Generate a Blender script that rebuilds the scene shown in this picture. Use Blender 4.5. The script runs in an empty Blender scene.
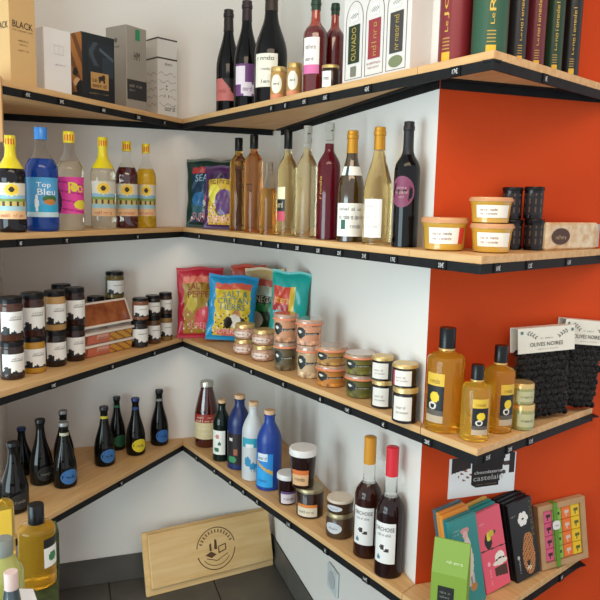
import bpy, bmesh, math, random
from mathutils import Vector, Matrix
random.seed(7)
R = math.radians
scene = bpy.context.scene
COL = scene.collection

# ------------------------------------------------------------------ camera
S = 1.28                                   # metres per fitted unit
FPX = 676.6                                # focal length in pixels of the 600 px frame
FLOOR = -1.232 * S
CAM = Vector((-.662 * S, -2.144 * S, -FLOOR))      # floor at z = 0
YAW, PITCH, ROLL = .3344, .1399, .0228
def cam_axes():
    cy, sy, cp, sp, cr, sr = math.cos(YAW), math.sin(YAW), math.cos(PITCH), math.sin(PITCH), math.cos(ROLL), math.sin(ROLL)
    F = Vector((sy * cp, cy * cp, -sp)); R0 = Vector((cy, -sy, 0)); U0 = R0.cross(F)
    return R0 * cr + U0 * sr, U0 * cr - R0 * sr, F
AX, AU, AF = cam_axes()
cd = bpy.data.cameras.new('camera'); cam = bpy.data.objects.new('camera', cd); COL.objects.link(cam)
m = Matrix.Identity(4)
for i, a in enumerate((AX, AU, -AF)):
    for j in range(3): m[j][i] = a[j]
m.translation = CAM
cam.matrix_world = m
cd.sensor_fit = 'HORIZONTAL'; cd.angle = 2 * math.atan(300 / FPX); cd.clip_start = .02
scene.camera = cam
def proj(P):
    d = Vector(P) - CAM; w = d.dot(AF)
    return 300 + FPX * d.dot(AX) / w, 300 - FPX * d.dot(AU) / w, w
def ray(px, py): return AX * ((px - 300) / FPX) + AU * ((300 - py) / FPX) + AF
def hit(px, py, axis, val):
    d = ray(px, py); t = (val - CAM[axis]) / d[axis]
    return CAM + d * t

# ------------------------------------------------------------------ world, lights, exposure
def srgb(h):
    h = h.lstrip('#'); c = [int(h[i:i + 2], 16) / 255 for i in (0, 2, 4)]
    return tuple(x / 12.92 if x <= .04045 else ((x + .055) / 1.055) ** 2.4 for x in c) + (1,)
wd = bpy.data.worlds.new('world'); scene.world = wd; wd.use_nodes = True
wd.node_tree.nodes['Background'].inputs[0].default_value = (.92, .96, 1, 1)
wd.node_tree.nodes['Background'].inputs[1].default_value = 1.02
def area(name, loc, target, sx, sy, power, col):
    l = bpy.data.lights.new(name, 'AREA'); l.shape = 'RECTANGLE'; l.size = sx; l.size_y = sy; l.energy = power; l.color = col
    o = bpy.data.objects.new(name, l); COL.objects.link(o); o.location = loc
    o.rotation_euler = (Vector(target) - Vector(loc)).to_track_quat('-Z', 'Y').to_euler()
    return o
area('shop_window_daylight', (-3.4, -2.45, .95), (0, -.5, .5), 2.2, 1.7, 98, (.70, .93, 1))
area('ceiling_lamp_light', (-.6, -2.1, 2.72), (-.35, -1.2, 0), 1.8, .9, 34, (1, .78, .56))
scene.view_settings.view_transform = 'Standard'; scene.view_settings.look = 'None'
scene.view_settings.gamma = 1; scene.view_settings.use_curve_mapping = False
scene.view_settings.exposure = 0.0

# ------------------------------------------------------------------ materials
MATS = {}
def mat(key, hexc='#808080', rough=.5, metal=0, trans=0, coat=0, ior=1.45, spec=.5):
    if key in MATS: return MATS[key]
    m = bpy.data.materials.new(key); m.use_nodes = True; MATS[key] = m
    b = m.node_tree.nodes['Principled BSDF']; i = b.inputs
    i['Base Color'].default_value = srgb(hexc); i['Roughness'].default_value = rough; i['Metallic'].default_value = metal
    i['Transmission Weight'].default_value = trans; i['Coat Weight'].default_value = coat; i['IOR'].default_value = ior
    i['Coat Roughness'].default_value = .04; i['Specular IOR Level'].default_value = spec
    return m
def c(hexc, rough=.55): return mat('paint_' + hexc.strip('#') + ('' if rough == .55 else '_%d' % (rough * 100)), hexc, rough)
def noisy(key, h1, h2, scale, rough=.6, bump=0, stretch=(1, 1, 1), detail=4, bscale=None, coat=0):
    m = mat(key, h1, rough, coat=coat); nt = m.node_tree; b = nt.nodes['Principled BSDF']
    tc = nt.nodes.new('ShaderNodeTexCoord'); mp = nt.nodes.new('ShaderNodeMapping'); mp.inputs['Scale'].default_value = stretch
    n = nt.nodes.new('ShaderNodeTexNoise'); n.inputs['Scale'].default_value = scale; n.inputs['Detail'].default_value = detail
    r = nt.nodes.new('ShaderNodeValToRGB'); r.color_ramp.elements[0].position = .32; r.color_ramp.elements[1].position = .68
    r.color_ramp.elements[0].color = srgb(h1); r.color_ramp.elements[1].color = srgb(h2)
    nt.links.new(tc.outputs['Object'], mp.inputs[0]); nt.links.new(mp.outputs[0], n.inputs['Vector'])
    nt.links.new(n.outputs['Fac'], r.inputs[0]); nt.links.new(r.outputs[0], b.inputs['Base Color'])
    if bump:
        bp = nt.nodes.new('ShaderNodeBump'); bp.inputs['Strength'].default_value = bump; bp.inputs['Distance'].default_value = .004
        src = n
        if bscale:
            src = nt.nodes.new('ShaderNodeTexNoise'); src.inputs['Scale'].default_value = bscale; nt.links.new(mp.outputs[0], src.inputs['Vector'])
        nt.links.new(src.outputs['Fac'], bp.inputs['Height']); nt.links.new(bp.outputs[0], b.inputs['Normal'])
    return m
WALL = noisy('white_plaster', '#e2dcd4', '#e6e0d9', 2.2, .75, .12, bscale=60)
RED = noisy('red_plaster', '#c04016', '#c8461a', 2.0, .8, .12, bscale=60)
RED.node_tree.nodes['Principled BSDF'].inputs['Specular IOR Level'].default_value = .2
WOOD = noisy('oak_board', '#c99a62', '#dab27e', 5, .5, .05, stretch=(1.2, 14, 14))
LIDWOOD = noisy('crate_wood', '#d6ac70', '#e2bf88', 4, .5, .05, stretch=(1, 9, 9))
POST = noisy('post_wood', '#b98a55', '#cc9f6b', 6, .55, .05, stretch=(8, 8, 1))
IRON = noisy('black_steel', '#161617', '#1e1f20', 30, .55)
IRON.node_tree.nodes['Principled BSDF'].inputs['Specular IOR Level'].default_value = .2
TILE = noisy('slate_tile', '#4f4b46', '#5d5953', 6, .45, .1, bscale=25)
GROUT = noisy('grout', '#3a3936', '#454440', 20, .8)
CEIL = noisy('ceiling_paint', '#e6e2dc', '#ebe7e2', 2, .8)
TAG = mat('slate_tag', '#0f0f11', .5, spec=.2); CHALK = mat('chalk_ink', '#e6e6e2', .6)
BLACKCAP = mat('black_cap', '#0d0d0f', .25, spec=.35)
GOLD = mat('gold_lid', '#d2b273', .3, metal=.55)
SILVER = mat('silver_lid', '#c4bfb4', .3, metal=.8)
WINE = mat('dark_wine_glass', '#0b0a0c', .06, coat=.35, spec=.15)
DGREEN = mat('dark_green_glass', '#0e1a14', .08, coat=.35, spec=.15)
BEER = mat('beer_glass', '#0d0b09', .08, coat=.35, spec=.15)
CLEAR = mat('clear_glass', '#f7f8f6', .03, trans=1, ior=1.08)
def liq(h, ior=1.3, t=.92): return mat('liquid_' + h.strip('#'), h, .04, trans=t, ior=ior)
def jam(h): return mat('jar_' + h.strip('#'), h, .25, coat=.5, spec=.25)
PAPER = c('#ece8e0'); INK = c('#26221f'); CORK = noisy('cork', '#c9a27c', '#dcb994', 60, .8)
WHITE = c('#dcd7d2')

# ------------------------------------------------------------------ mesh helpers
class MB:
    def __init__(s): s.v = []; s.f = []; s.m = []
    def add(s, vs, fs, mi=0):
        o = len(s.v); s.v += [tuple(v) for v in vs]; s.f += [tuple(i + o for i in f) for f in fs]; s.m += [mi] * len(fs)
    def box(s, x0, x1, y0, y1, z0, z1, mi=0):
        s.add([(x0, y0, z0), (x1, y0, z0), (x1, y1, z0), (x0, y1, z0), (x0, y0, z1), (x1, y0, z1), (x1, y1, z1), (x0, y1, z1)],
              [(0, 3, 2, 1), (4, 5, 6, 7), (0, 1, 5, 4), (1, 2, 6, 5), (2, 3, 7, 6), (3, 0, 4, 7)], mi)
    def prism(s, pts, z0, z1, mi=0):
        n = len(pts); s.add([(p[0], p[1], z0) for p in pts] + [(p[0], p[1], z1) for p in pts],
              [tuple(range(n - 1, -1, -1)), tuple(range(n, 2 * n))] + [(i, (i + 1) % n, n + (i + 1) % n, n + i) for i in range(n)], mi)
    def lathe(s, prof, n=28, mi=0):
        vs, rows = [], []
        for r, z in prof:
            if r < 1e-6: rows.append([len(vs)]); vs.append((0, 0, z))
            else:
                rows.append(list(range(len(vs), len(vs) + n)))
                vs += [(r * math.cos(2 * math.pi * k / n), r * math.sin(2 * math.pi * k / n), z) for k in range(n)]
        fs = []
        for a, b in zip(rows, rows[1:]):
            for k in range(n):
                k2 = (k + 1) % n
                if len(a) == 1 and len(b) == 1: continue
                if len(a) == 1: fs.append((a[0], b[k2], b[k]))
                elif len(b) == 1: fs.append((a[k], a[k2], b[0]))
                else: fs.append((a[k], a[k2], b[k2], b[k]))
        s.add(vs, fs, mi)
    def grid(s, fn, nu, nv, paint=None, flip=False):
        vs = [fn(i / nu, j / nv) for j in range(nv + 1) for i in range(nu + 1)]
        o = len(s.v); s.v += [tuple(v) for v in vs]
        for j in range(nv):
            for i in range(nu):
                a = o + j * (nu + 1) + i; q = (a, a + 1, a + nu + 2, a + nu + 1)
                s.f.append(q[::-1] if flip else q); s.m.append(paint((i + .5) / nu, (j + .5) / nv) if paint else 0)
    def build(s, name, mats, parent=None, smooth=None, bevel=0):
        me = bpy.data.meshes.new(name); me.from_pydata(s.v, [], s.f)
        for mm in (mats if isinstance(mats, (list, tuple)) else [mats]): me.materials.append(mm)
        me.polygons.foreach_set('material_index', s.m)
        if bevel:
            bm = bmesh.new(); bm.from_mesh(me)
            bmesh.ops.bevel(bm, geom=list(bm.edges), offset=bevel, segments=1, affect='EDGES', clamp_overlap=True)
            bm.to_mesh(me); bm.free()
        if smooth is not None:
            me.polygons.foreach_set('use_smooth', [True] * len(me.polygons)); me.set_sharp_from_angle(angle=R(smooth))
        me.update()
        o = bpy.data.objects.new(name, me); COL.objects.link(o); o.parent = parent
        return o
def painter(fn):
    """fn(u,v)->hex; returns (paint index function, material list)"""
    keys = []
    def p(u, v):
        h = fn(u, v)
        if h not in keys: keys.append(h)
        return keys.index(h)
    return p, keys
def surf(name, fn, nu, nv, col, parent, off=0, rough=.55, smooth=60):
    mb = MB()
    if callable(col):
        p, keys = painter(col); mb.grid(lambda u, v: fn(u, v, off), nu, nv, p); mats = [c(k, rough) for k in keys]
    else:
        mb.grid(lambda u, v: fn(u, v, off), nu, nv); mats = [c(col, rough)]
    return mb.build(name, mats, parent, smooth)
TXT = {}
def text_data(s):
    if s not in TXT:
        cu = bpy.data.curves.new('t', 'FONT'); cu.body = s; cu.resolution_u = 2; cu.size = 1
        o = bpy.data.objects.new('t', cu); COL.objects.link(o); bpy.context.view_layer.update()
        me = o.to_mesh(); vs = [v.co.copy() for v in me.vertices]; fs = [tuple(p.vertices) for p in me.polygons]
        o.to_mesh_clear(); bpy.data.objects.remove(o); bpy.data.curves.remove(cu)
        x0 = min(v.x for v in vs); x1 = max(v.x for v in vs); y0 = min(v.y for v in vs); y1 = max(v.y for v in vs)
        TXT[s] = ([((v.x - x0) / (x1 - x0), (v.y - y0) / max(y1 - y0, 1e-6)) for v in vs], fs)
    return TXT[s]
def strokes(t):
    """print too small to read in the photograph: a row of little strokes, one per character"""
    rr = random.Random(len(t) * 7 + 1); vs, fs, n = [], [], len(t)
    st, hb = .2, .16
    G = {'n': [(0, st, 0, .62), (0, 1, .5, .62), (1 - st, 1, 0, .62)], 'o': [(0, st, 0, .62), (1 - st, 1, 0, .62), (0, 1, 0, .12), (0, 1, .5, .62)], 'l': [(.3, .55, 0, 1)],
         'e': [(0, st, 0, .62), (0, 1, 0, .12), (0, 1, .5, .62), (0, 1, .26, .36), (1 - st, 1, .3, .62)], 'd': [(0, st, 0, .62), (1 - st, 1, 0, 1), (0, 1, 0, .12), (0, 1, .5, .62)], 'r': [(0, st, 0, .62), (0, .8, .5, .62)], 'i': [(.35, .6, 0, .6), (.35, .6, .78, .92)]}
    for i, ch in enumerate(t):
        if ch == ' ': continue
        x = i / n; w = .74 / n
        for a, b_, c_, d_ in G[rr.choice('noledrino')]:
            k = len(vs); vs += [(x + a * w, c_), (x + b_ * w, c_), (x + b_ * w, d_), (x + a * w, d_)]; fs.append((k, k + 1, k + 2, k + 3))
    return vs, fs
def lettering(fn, lines, parent, mts, off=.0012, name='lettering'):
    """lines: (text, u0, u1, v0, v1[, vertical])  all lines of one surface form one printed part"""
    for k, L in enumerate(lines):
        mb = MB(); t, u0, u1, v0, v1 = L[:5]; up = len(L) > 5 and L[5]
        vs, fs = text_data(t) if t.strip('~ ') else strokes(t)
        P = [fn(u0 + (u1 - u0) * ((1 - y) if up else x), v0 + (v1 - v0) * (x if up else y), off) for x, y in vs]
        mb.add(P, fs, 0)
        o = mb.build(name if t.strip('~ ') else 'small_print', [mts if not isinstance(mts, str) else c(mts)], parent)
        if not t.strip('~ '): o['kind'] = 'stuff'
    return o
def ell(u, v, a, b, ra, rb): return ((u - a) / ra) ** 2 + ((v - b) / rb) ** 2 < 1

# ------------------------------------------------------------------ things
def thing(name, label, cat, loc=(0, 0, 0), rz=0, group=None):
    o = bpy.data.objects.new(name, None); COL.objects.link(o); o.empty_display_size = .03
    o.location = loc; o.rotation_euler = (0, 0, rz); o['label'] = label; o['category'] = cat
    if group: o['group'] = group
    return o
def structure(o, label=None):
    o['kind'] = 'structure'
    if label: o['label'] = label
    return o

# ------------------------------------------------------------------ room
L = 1.28
XL = -.842 * S
ZT = [None, .249 * S - FLOOR, -.077 * S - FLOOR, -.424 * S - FLOOR, -.768 * S - FLOOR]     # shelf tops
P0 = Vector((XL + .002, -.766)); P1 = Vector((-.409, -.045)); P2 = Vector((-.022, -1.525)); P3 = Vector((.535, -1.282))
CC = Vector((0, -L)); P2_TOP = P2
P2L = {1: P2, 2: P2, 3: Vector((.028, -1.480)), 4: Vector((.0, -1.502))}      # the point of the tip at each level
JL = {k: P1.lerp(v, (-1.31 - P1.y) / (v.y - P1.y)) for k, v in P2L.items()}
HC = 2.75
def wallbox(name, label, x0, x1, y0, y1, z0, z1, mt):
    b = MB(); b.box(x0, x1, y0, y1, z0, z1); return structure(b.build(name, mt), label)
wallbox('wall_left', 'white plaster wall behind the left shelves', XL - .1, .1, 0, .1, -.05, HC, WALL)
wallbox('wall_right', 'white plaster wall running from the corner towards the viewer', 0, .12, -L + .0006, -.0005, -.05, HC, WALL)
wallbox('wall_red', 'terracotta red painted wall', .0004, 2.2, -L, -L + .1, -.05, HC, RED)
wallbox('wall_return', 'white side wall, shortened for daylight, at the left end of the shelves', XL - .1, XL, -.40, -.0005, -.05, HC, WALL)  # ends before the shelf ends so that daylight gets past it
wallbox('ceiling', 'white ceiling', -3.2, 2.2, -2.9, .1, HC, HC + .08, CEIL)  # out of view; added to darken the top, front edge pulled back for light
fl = wallbox('floor', 'dark slate tiled floor', -3.2, 2.2, -4.2, 0, -.05, -.006, GROUT)
ts = .42; tm = None
for i in range(-7, 6):
    for j in range(0, 10):
        x0 = i * ts + .13; y1 = -.0105 - j * ts
        if x0 + ts > 2.2 or (x0 + ts > .02 and y1 > -1.2): 
            if not (x0 < 0 and y1 > -1.2): continue
        w = ts - .005
        if x0 < 0 < x0 + w and y1 > -1.25: w = -x0 - .012
        b = MB(); b.box(x0, x0 + w, y1 - ts + .005, y1, -.006, 0); b.build('tile', TILE, fl, bevel=.0012)
def skirting(name, label, pts):
    (xa, ya), (xb, yb) = pts; root = None
    d = Vector((xb - xa, yb - ya)); n = max(1, int(d.length / .45)); d /= n
    nrm = Vector((-d.y, d.x)).normalized() * -.01
    b = MB(); q = [Vector((xa, ya)), Vector((xb, yb)), Vector((xb, yb)) + nrm * .6, Vector((xa, ya)) + nrm * .6]
    b.prism(q if (q[1] - q[0]).cross(q[2] - q[1]) > 0 else q[::-1], .001, .108); root = structure(b.build(name, GROUT), label)
    for k in range(n):
        a = Vector((xa, ya)) + d * k + d * .004; e = Vector((xa, ya)) + d * (k + 1) - d * .004
        q = [a + nrm * .6, e + nrm * .6, e + nrm, a + nrm]
        b = MB(); b.prism(q if (q[1] - q[0]).cross(q[2] - q[1]) > 0 else q[::-1], .001, .11); b.build('skirting_tile', TILE, root)
skirting('baseboard_left', 'dark slate skirting below the left wall', [(XL, -.0002), (-.013, -.0002)])
skirting('baseboard_right', 'dark slate skirting below the right white wall', [(-.0002, -.001), (-.0002, -L)])

# wall socket plate on the right wall
sk = thing('wall_socket', 'pale plastic socket plate low on the white wall below the shelf', 'socket', (-.001, -.735, .300), R(-90))
b = MB(); b.box(-.045, .045, -.009, 0, -.045, .045); pl = b.build('face_plate', c('#c9cdcc'), sk, bevel=.003)
b = MB(); b.lathe([(0, 0), (.028, 0), (.030, .002), (0, .0021)], 20)
ins = b.build('insert', c('#b4b9b8'), sk); ins.rotation_euler = (R(90), 0, 0); ins.location = (0, -.0085, 0)

# ------------------------------------------------------------------ shelves
BT, IB = .0175, .0215
def to_local(pts, o, d):
    n = Vector((-d.y, d.x)); return [((p - o).dot(d), (p - o).dot(n)) for p in pts]
def lbar(bld, a, bb, side, z):          # L-profile under the board along a-b; side = unit inward normal
    t, fl_ = .004, .026
    q = [a, bb, bb + side * t, a + side * t]
    if (q[1] - q[0]).cross(q[2] - q[1]) < 0: q = q[::-1]
    bld.prism(q, z - BT - IB, z - BT)
    q = [a + side * t, bb + side * t, bb + side * fl_, a + side * fl_]
    if (q[1] - q[0]).cross(q[2] - q[1]) < 0: q = q[::-1]
    bld.prism(q, z - BT - .004, z - BT)
def plane_hit_seg(px, a, bb, z):
    """point on the vertical plane through a-b seen at image column px, at height z"""
    lo, hi = 0., 1.
    # bisection over the parameter, image x is monotonic along the segment
    fa = proj((a.x, a.y, z))[0]; fb = proj((bb.x, bb.y, z))[0]
    for _ in range(40):
        mid = (lo + hi) / 2; q = a.lerp(bb, mid); x = proj((q.x, q.y, z))[0]
        if (x < px) == (fa < fb): lo = mid
        else: hi = mid
    return a.lerp(bb, lo)
TAGS = {
 (1, 'l'): [(27, '45€'), (61, '39€'), (103, '40€'), (138, '36€'), (164, '6€')],
 (1, 'r'): [(272, '5€'), (286, '5€'), (305, '15€'), (326, '15€'), (368, '63€')],
 (1, 't'): [(456, '17€'), (545, '8€')],
 (2, 'l'): [(20, '8€'), (66, '7€'), (137, '4€')],
 (2, 'r'): [(200, '2€'), (235, '7€'), (262, '9€'), (279, '8€'), (298, '23€'), (319, '22€'), (340, '25€'), (365, '21€'), (394, '17€')],
 (2, 't'): [(442, '33€'), (497, '10€'), (529, '12€'), (568, '12€')],
 (3, 'l'): [(53, '10€'), (112, '8€'), (154, '6€')],
 (3, 'r'): [(208, '3€'), (235, '3€'), (252, '4€'), (284, '7€'), (321, '6€'), (348, '10€'), (384, '6€')],
 (3, 't'): [(428, '28€'), (487, '15€'), (509, '20€'), (530, '12€')],
 (4, 'l'): [(47, '4€'), (121, '5€')],
 (4, 'r'): [(197, '6€'), (215, '9€'), (231, '8€'), (244, '8€'), (258, '8€'), (289, '2.5€'), (326, '3€'), (366, '14€')],
 (4, 't'): [(561, '8€')]}
LEVEL = {1: 'top', 2: 'second', 3: 'third', 4: 'bottom'}
def sections(lv):
  J, P2 = JL[lv], P2L[lv]
  return {'l': ('triangular oak shelf on the left wall', P0, P1, [P0, P1, Vector((P1.x, 0)), Vector((P0.x, 0))], [(Vector((P0.x, 0)), Vector((P1.x, 0)), Vector((0, -1)))]),
       'r': ('long tapering oak shelf on the right white wall', P1, J, [P1, J, CC + Vector((-.0005, 0)), Vector((-.0005, -.0005)), Vector((P1.x, -.0005))],
             [(Vector((-.0005, -.03)), CC + Vector((-.0005, .0)), Vector((-1, 0))), (Vector((P1.x, -.0005)), Vector((-.03, -.0005)), Vector((0, -1)))]),
       't': ('pointed oak shelf wrapping onto the red wall', J, P2, [J, P2, P3, Vector((P3.x, -L - .0005)), CC + Vector((-.0005, -.0005))], [(CC + Vector((.002, -.0005)), P3 + Vector((0, .0015)), Vector((0, -1)))])}
SUPPORT = {1: 'below the gift boxes and dark wines', 2: 'carrying syrups and wines', 3: 'carrying jars and crisps', 4: 'carrying beers and stone bottles'}
for lv in (1, 2, 3, 4):
    P2 = P2L[lv]
    for sk_, (what, a, bb, poly, walls) in sections(lv).items():
        d = (bb - a).normalized(); z = ZT[lv]
        if lv == 1 and sk_ == 'l':
            a = P0.lerp(P1, (-1.0 - P0.x) / (P1.x - P0.x)); poly = [a] + poly[1:] + [Vector((P0.x, a.y + .001))]
        root = thing('corner_shelf', '%s, %s of four levels, black steel edge' % (what, LEVEL[lv]), 'shelf', (a.x, a.y, z), math.atan2(d.y, d.x), 'zigzag corner shelves')
        loc = lambda pts: [Vector(q) for q in to_local(pts, a, d)]
        b = MB(); gap = .0008
        pp = loc(poly); cen = sum(pp, Vector((0, 0))) / len(pp)
        pp = [q + (cen - q).normalized() * gap for q in pp]
        b.prism(pp, -BT, 0); b.build('board', WOOD, root, bevel=.0012)
        b = MB()
        la, lb = loc([a, bb]); lbar(b, la, lb, Vector((0, 1)), 0)
        if sk_ == 't':
            l2, l3 = loc([P2, P3]); dd = (l3 - l2).normalized(); lbar(b, l2, l3, Vector((-dd.y, dd.x)), 0)
        b.build('front_steel_angle', IRON, root)
        for (wa, wb, wn) in walls:
            b = MB(); qa, qb = loc([wa, wb]); q0, q1 = to_local([wn], Vector((0, 0)), d)[0]
            lbar(b, qa, qb, Vector((q0, q1)), 0); b.build('wall_steel_angle', IRON, root)
        for px, s in TAGS[(lv, sk_)]:
            sa, sb = (a, bb)
            if sk_ == 't' and px > proj((P2.x, P2.y, z))[0]: sa, sb = P2, P3
            q = plane_hit_seg(px, sa, sb, z - BT - IB / 2)
            dirw = (sb - sa).normalized(); ang = math.atan2(dirw.y, dirw.x) - math.atan2(d.y, d.x)
            ql = loc([q])[0]; w = .017 + .004 * len(s)
            b = MB(); b.box(-w / 2, w / 2, -.003, -.0002, -.0105, .0105)
            t = b.build('price_tag', TAG, root); t.location = (ql.x, ql.y, -BT - IB / 2); t.rotation_euler = (0, 0, ang)
            f = lambda u, v, o=0, w=w: (-w / 2 + u * w, -.003 - o, -.0105 + v * .021)
            wr = .33 if len(s) == 2 else .22
            lettering(f, [(s, wr, 1 - wr, .24, .76)], t, CHALK, off=.0006, name='chalk_writing')
P2 = P2_TOP
# wooden upright at the far left end of the top shelf
b = MB(); b.prism([(XL + .001, -.72), (-1.0, -.72), (-1.0, -.687), (XL + .001, -.687)], ZT[1] - .17, ZT[1] + .004)
o = b.build('wooden_bracket', POST, None, bevel=.002); o['label'] = 'oak upright at the left end of the top shelf'; o['category'] = 'bracket'

# ------------------------------------------------------------------ placing
def front_seg(px, lv):
    P2 = P2L[lv]; z = ZT[lv]; x1 = proj((P1.x, P1.y, z))[0]; x2 = proj((P2.x, P2.y, z))[0]
    return (P0, P1) if px < x1 else ((P1, P2) if px < x2 else (P2, P3))
def edge_point(px, lv, e):
    a, bb = front_seg(px, lv); d = (bb - a).normalized(); n = Vector((-d.y, d.x))
    z = ZT[lv]; aa, b2 = a + n * e - d * .3, bb + n * e + d * .3
    return plane_hit_seg(px, aa, b2, z)
def clamp(x, y, r, g=.004):
    px_, py_ = x + r + g, y + L + r + g
    if px_ > 0 and py_ > 0:
        if px_ < py_: x -= px_
        else: y -= py_
    y = min(y, -r - g); x = max(x, XL + r + g)
    return x, y
def hdir(x, y):
    d = Vector((x - CAM.x, y - CAM.y)); return d.normalized()
def facing(x, y):
    d = hdir(x, y); return math.atan2(-d.x, d.y)
def spot(px, wpx, ybot, lv, e=None, zb=0):
    z = ZT[lv] + zb
    if e is not None:
        q = edge_point(px, lv, e); r = wpx / 2 * proj((q.x, q.y, z))[2] / FPX
        x, y = clamp(q.x, q.y, r)
    else:
        h = hit(px, ybot, 2, z); dep = proj(h)[2]; r = wpx / 2 * dep / FPX
        d = hdir(h.x, h.y); k = r
        while True:
            x, y = h.x + d.x * k, h.y + d.y * k; g = .004
            if (x + r + g <= 0 or y + L + r + g <= 0) and y + r + g <= 0 or k < r - .12: break
            k -= .002
        x, y = clamp(x, y, r)
    r = wpx / 2 * proj((x, y, z))[2] / FPX
    return x, y, r
def height(x, y, z, ytop, r=0):
    d = hdir(x, y); lo, hi = 0, 1.2
    for _ in range(50):
        mid = (lo + hi) / 2; s = r if z + mid < CAM.z else -r
        if proj((x + d.x * s, y + d.y * s, z + mid))[1] > ytop: lo = mid
        else: hi = mid
    return lo

# ------------------------------------------------------------------ bottles and jars
PROF = {
 'bordeaux': [(1, .0), (1, .60), (.985, .63), (.93, .66), (.8, .69), (.58, .725), (.44, .75), (.39, .775), (.37, .82), (.36, .93), (.41, .935), (.41, .965), (.37, .97), (.37, 1)],
 'burgundy': [(1, 0), (1, .44), (.98, .49), (.9, .55), (.77, .61), (.62, .67), (.50, .72), (.42, .77), (.38, .83), (.36, .93), (.41, .935), (.41, .965), (.37, .97), (.37, 1)],
 'slim': [(1, 0), (1, .70), (.98, .735), (.88, .765), (.66, .79), (.48, .81), (.44, .83), (.42, .86), (.42, 1)],
 'slope': [(1, 0), (1, .5), (.99, .54), (.94, .59), (.84, .64), (.68, .70), (.52, .75), (.43, .79), (.40, .84), (.40, 1)],
 'syrup': [(.96, 0), (1, .03), (1, .16), (.965, .19), (.965, .48), (1, .52), (1, .60), (.95, .64), (.78, .69), (.58, .735), (.42, .775), (.36, .82), (.34, .88), (.34, 1)],
 'beer': [(.94, 0), (1, .04), (1, .26), (.97, .34), (.88, .43), (.74, .52), (.58, .61), (.46, .69), (.39, .77), (.35, .86), (.34, .91), (.39, .915), (.39, .935), (.36, .94), (.36, 1)],
 'oil': [(1, 0), (1, .68), (.985, .705), (.93, .725), (.80, .742), (.52, .757), (.42, .77), (.42, .81), (.40, .82), (.40, 1)],
 'stone': [(1, 0), (1, .60), (.97, .65), (.86, .71), (.68, .77), (.5, .82), (.42, .85), (.40, .92), (.46, .925), (.46, .945), (.40, .95), (.40, 1)],
 'juice': [(.95, 0), (1, .03), (1, .47), (.97, .53), (.88, .62), (.76, .71), (.64, .80), (.54, .87), (.5, .92), (.50, 1)],
 'jar': [(.95, 0), (1, .03), (1, .78), (.95, .82), (.93, .84), (.93, 1)],
 'rimjar': [(.86, 0), (.90, .04), (.93, .7), (.95, .8), (.97, .84), (.97, 1)],
 'potjar': [(.80, 0), (.95, .12), (1, .35), (.98, .55), (.85, .7), (.80, .74), (.8, 1)],
 'taper': [(.80, 0), (.83, .03), (.97, .8), (1, .86), (1, 1)],
 'tub': [(.82, 0), (.86, .04), (.96, .74), (1, .78), (1, 1)],
 'tube': [(1, 0), (1, 1)],
}
def rad_at(pr, t):
    for (r0, z0), (r1, z1) in zip(pr, pr[1:]):
        if z0 <= t <= z1 and z1 > z0: return r0 + (r1 - r0) * (t - z0) / (z1 - z0)
    return pr[-1][0]
def cut(pr, t0, t1):
    out = [(rad_at(pr, t0), t0)] + [(r, z) for r, z in pr if t0 < z < t1] + [(rad_at(pr, t1), t1)]
    return out
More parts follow.
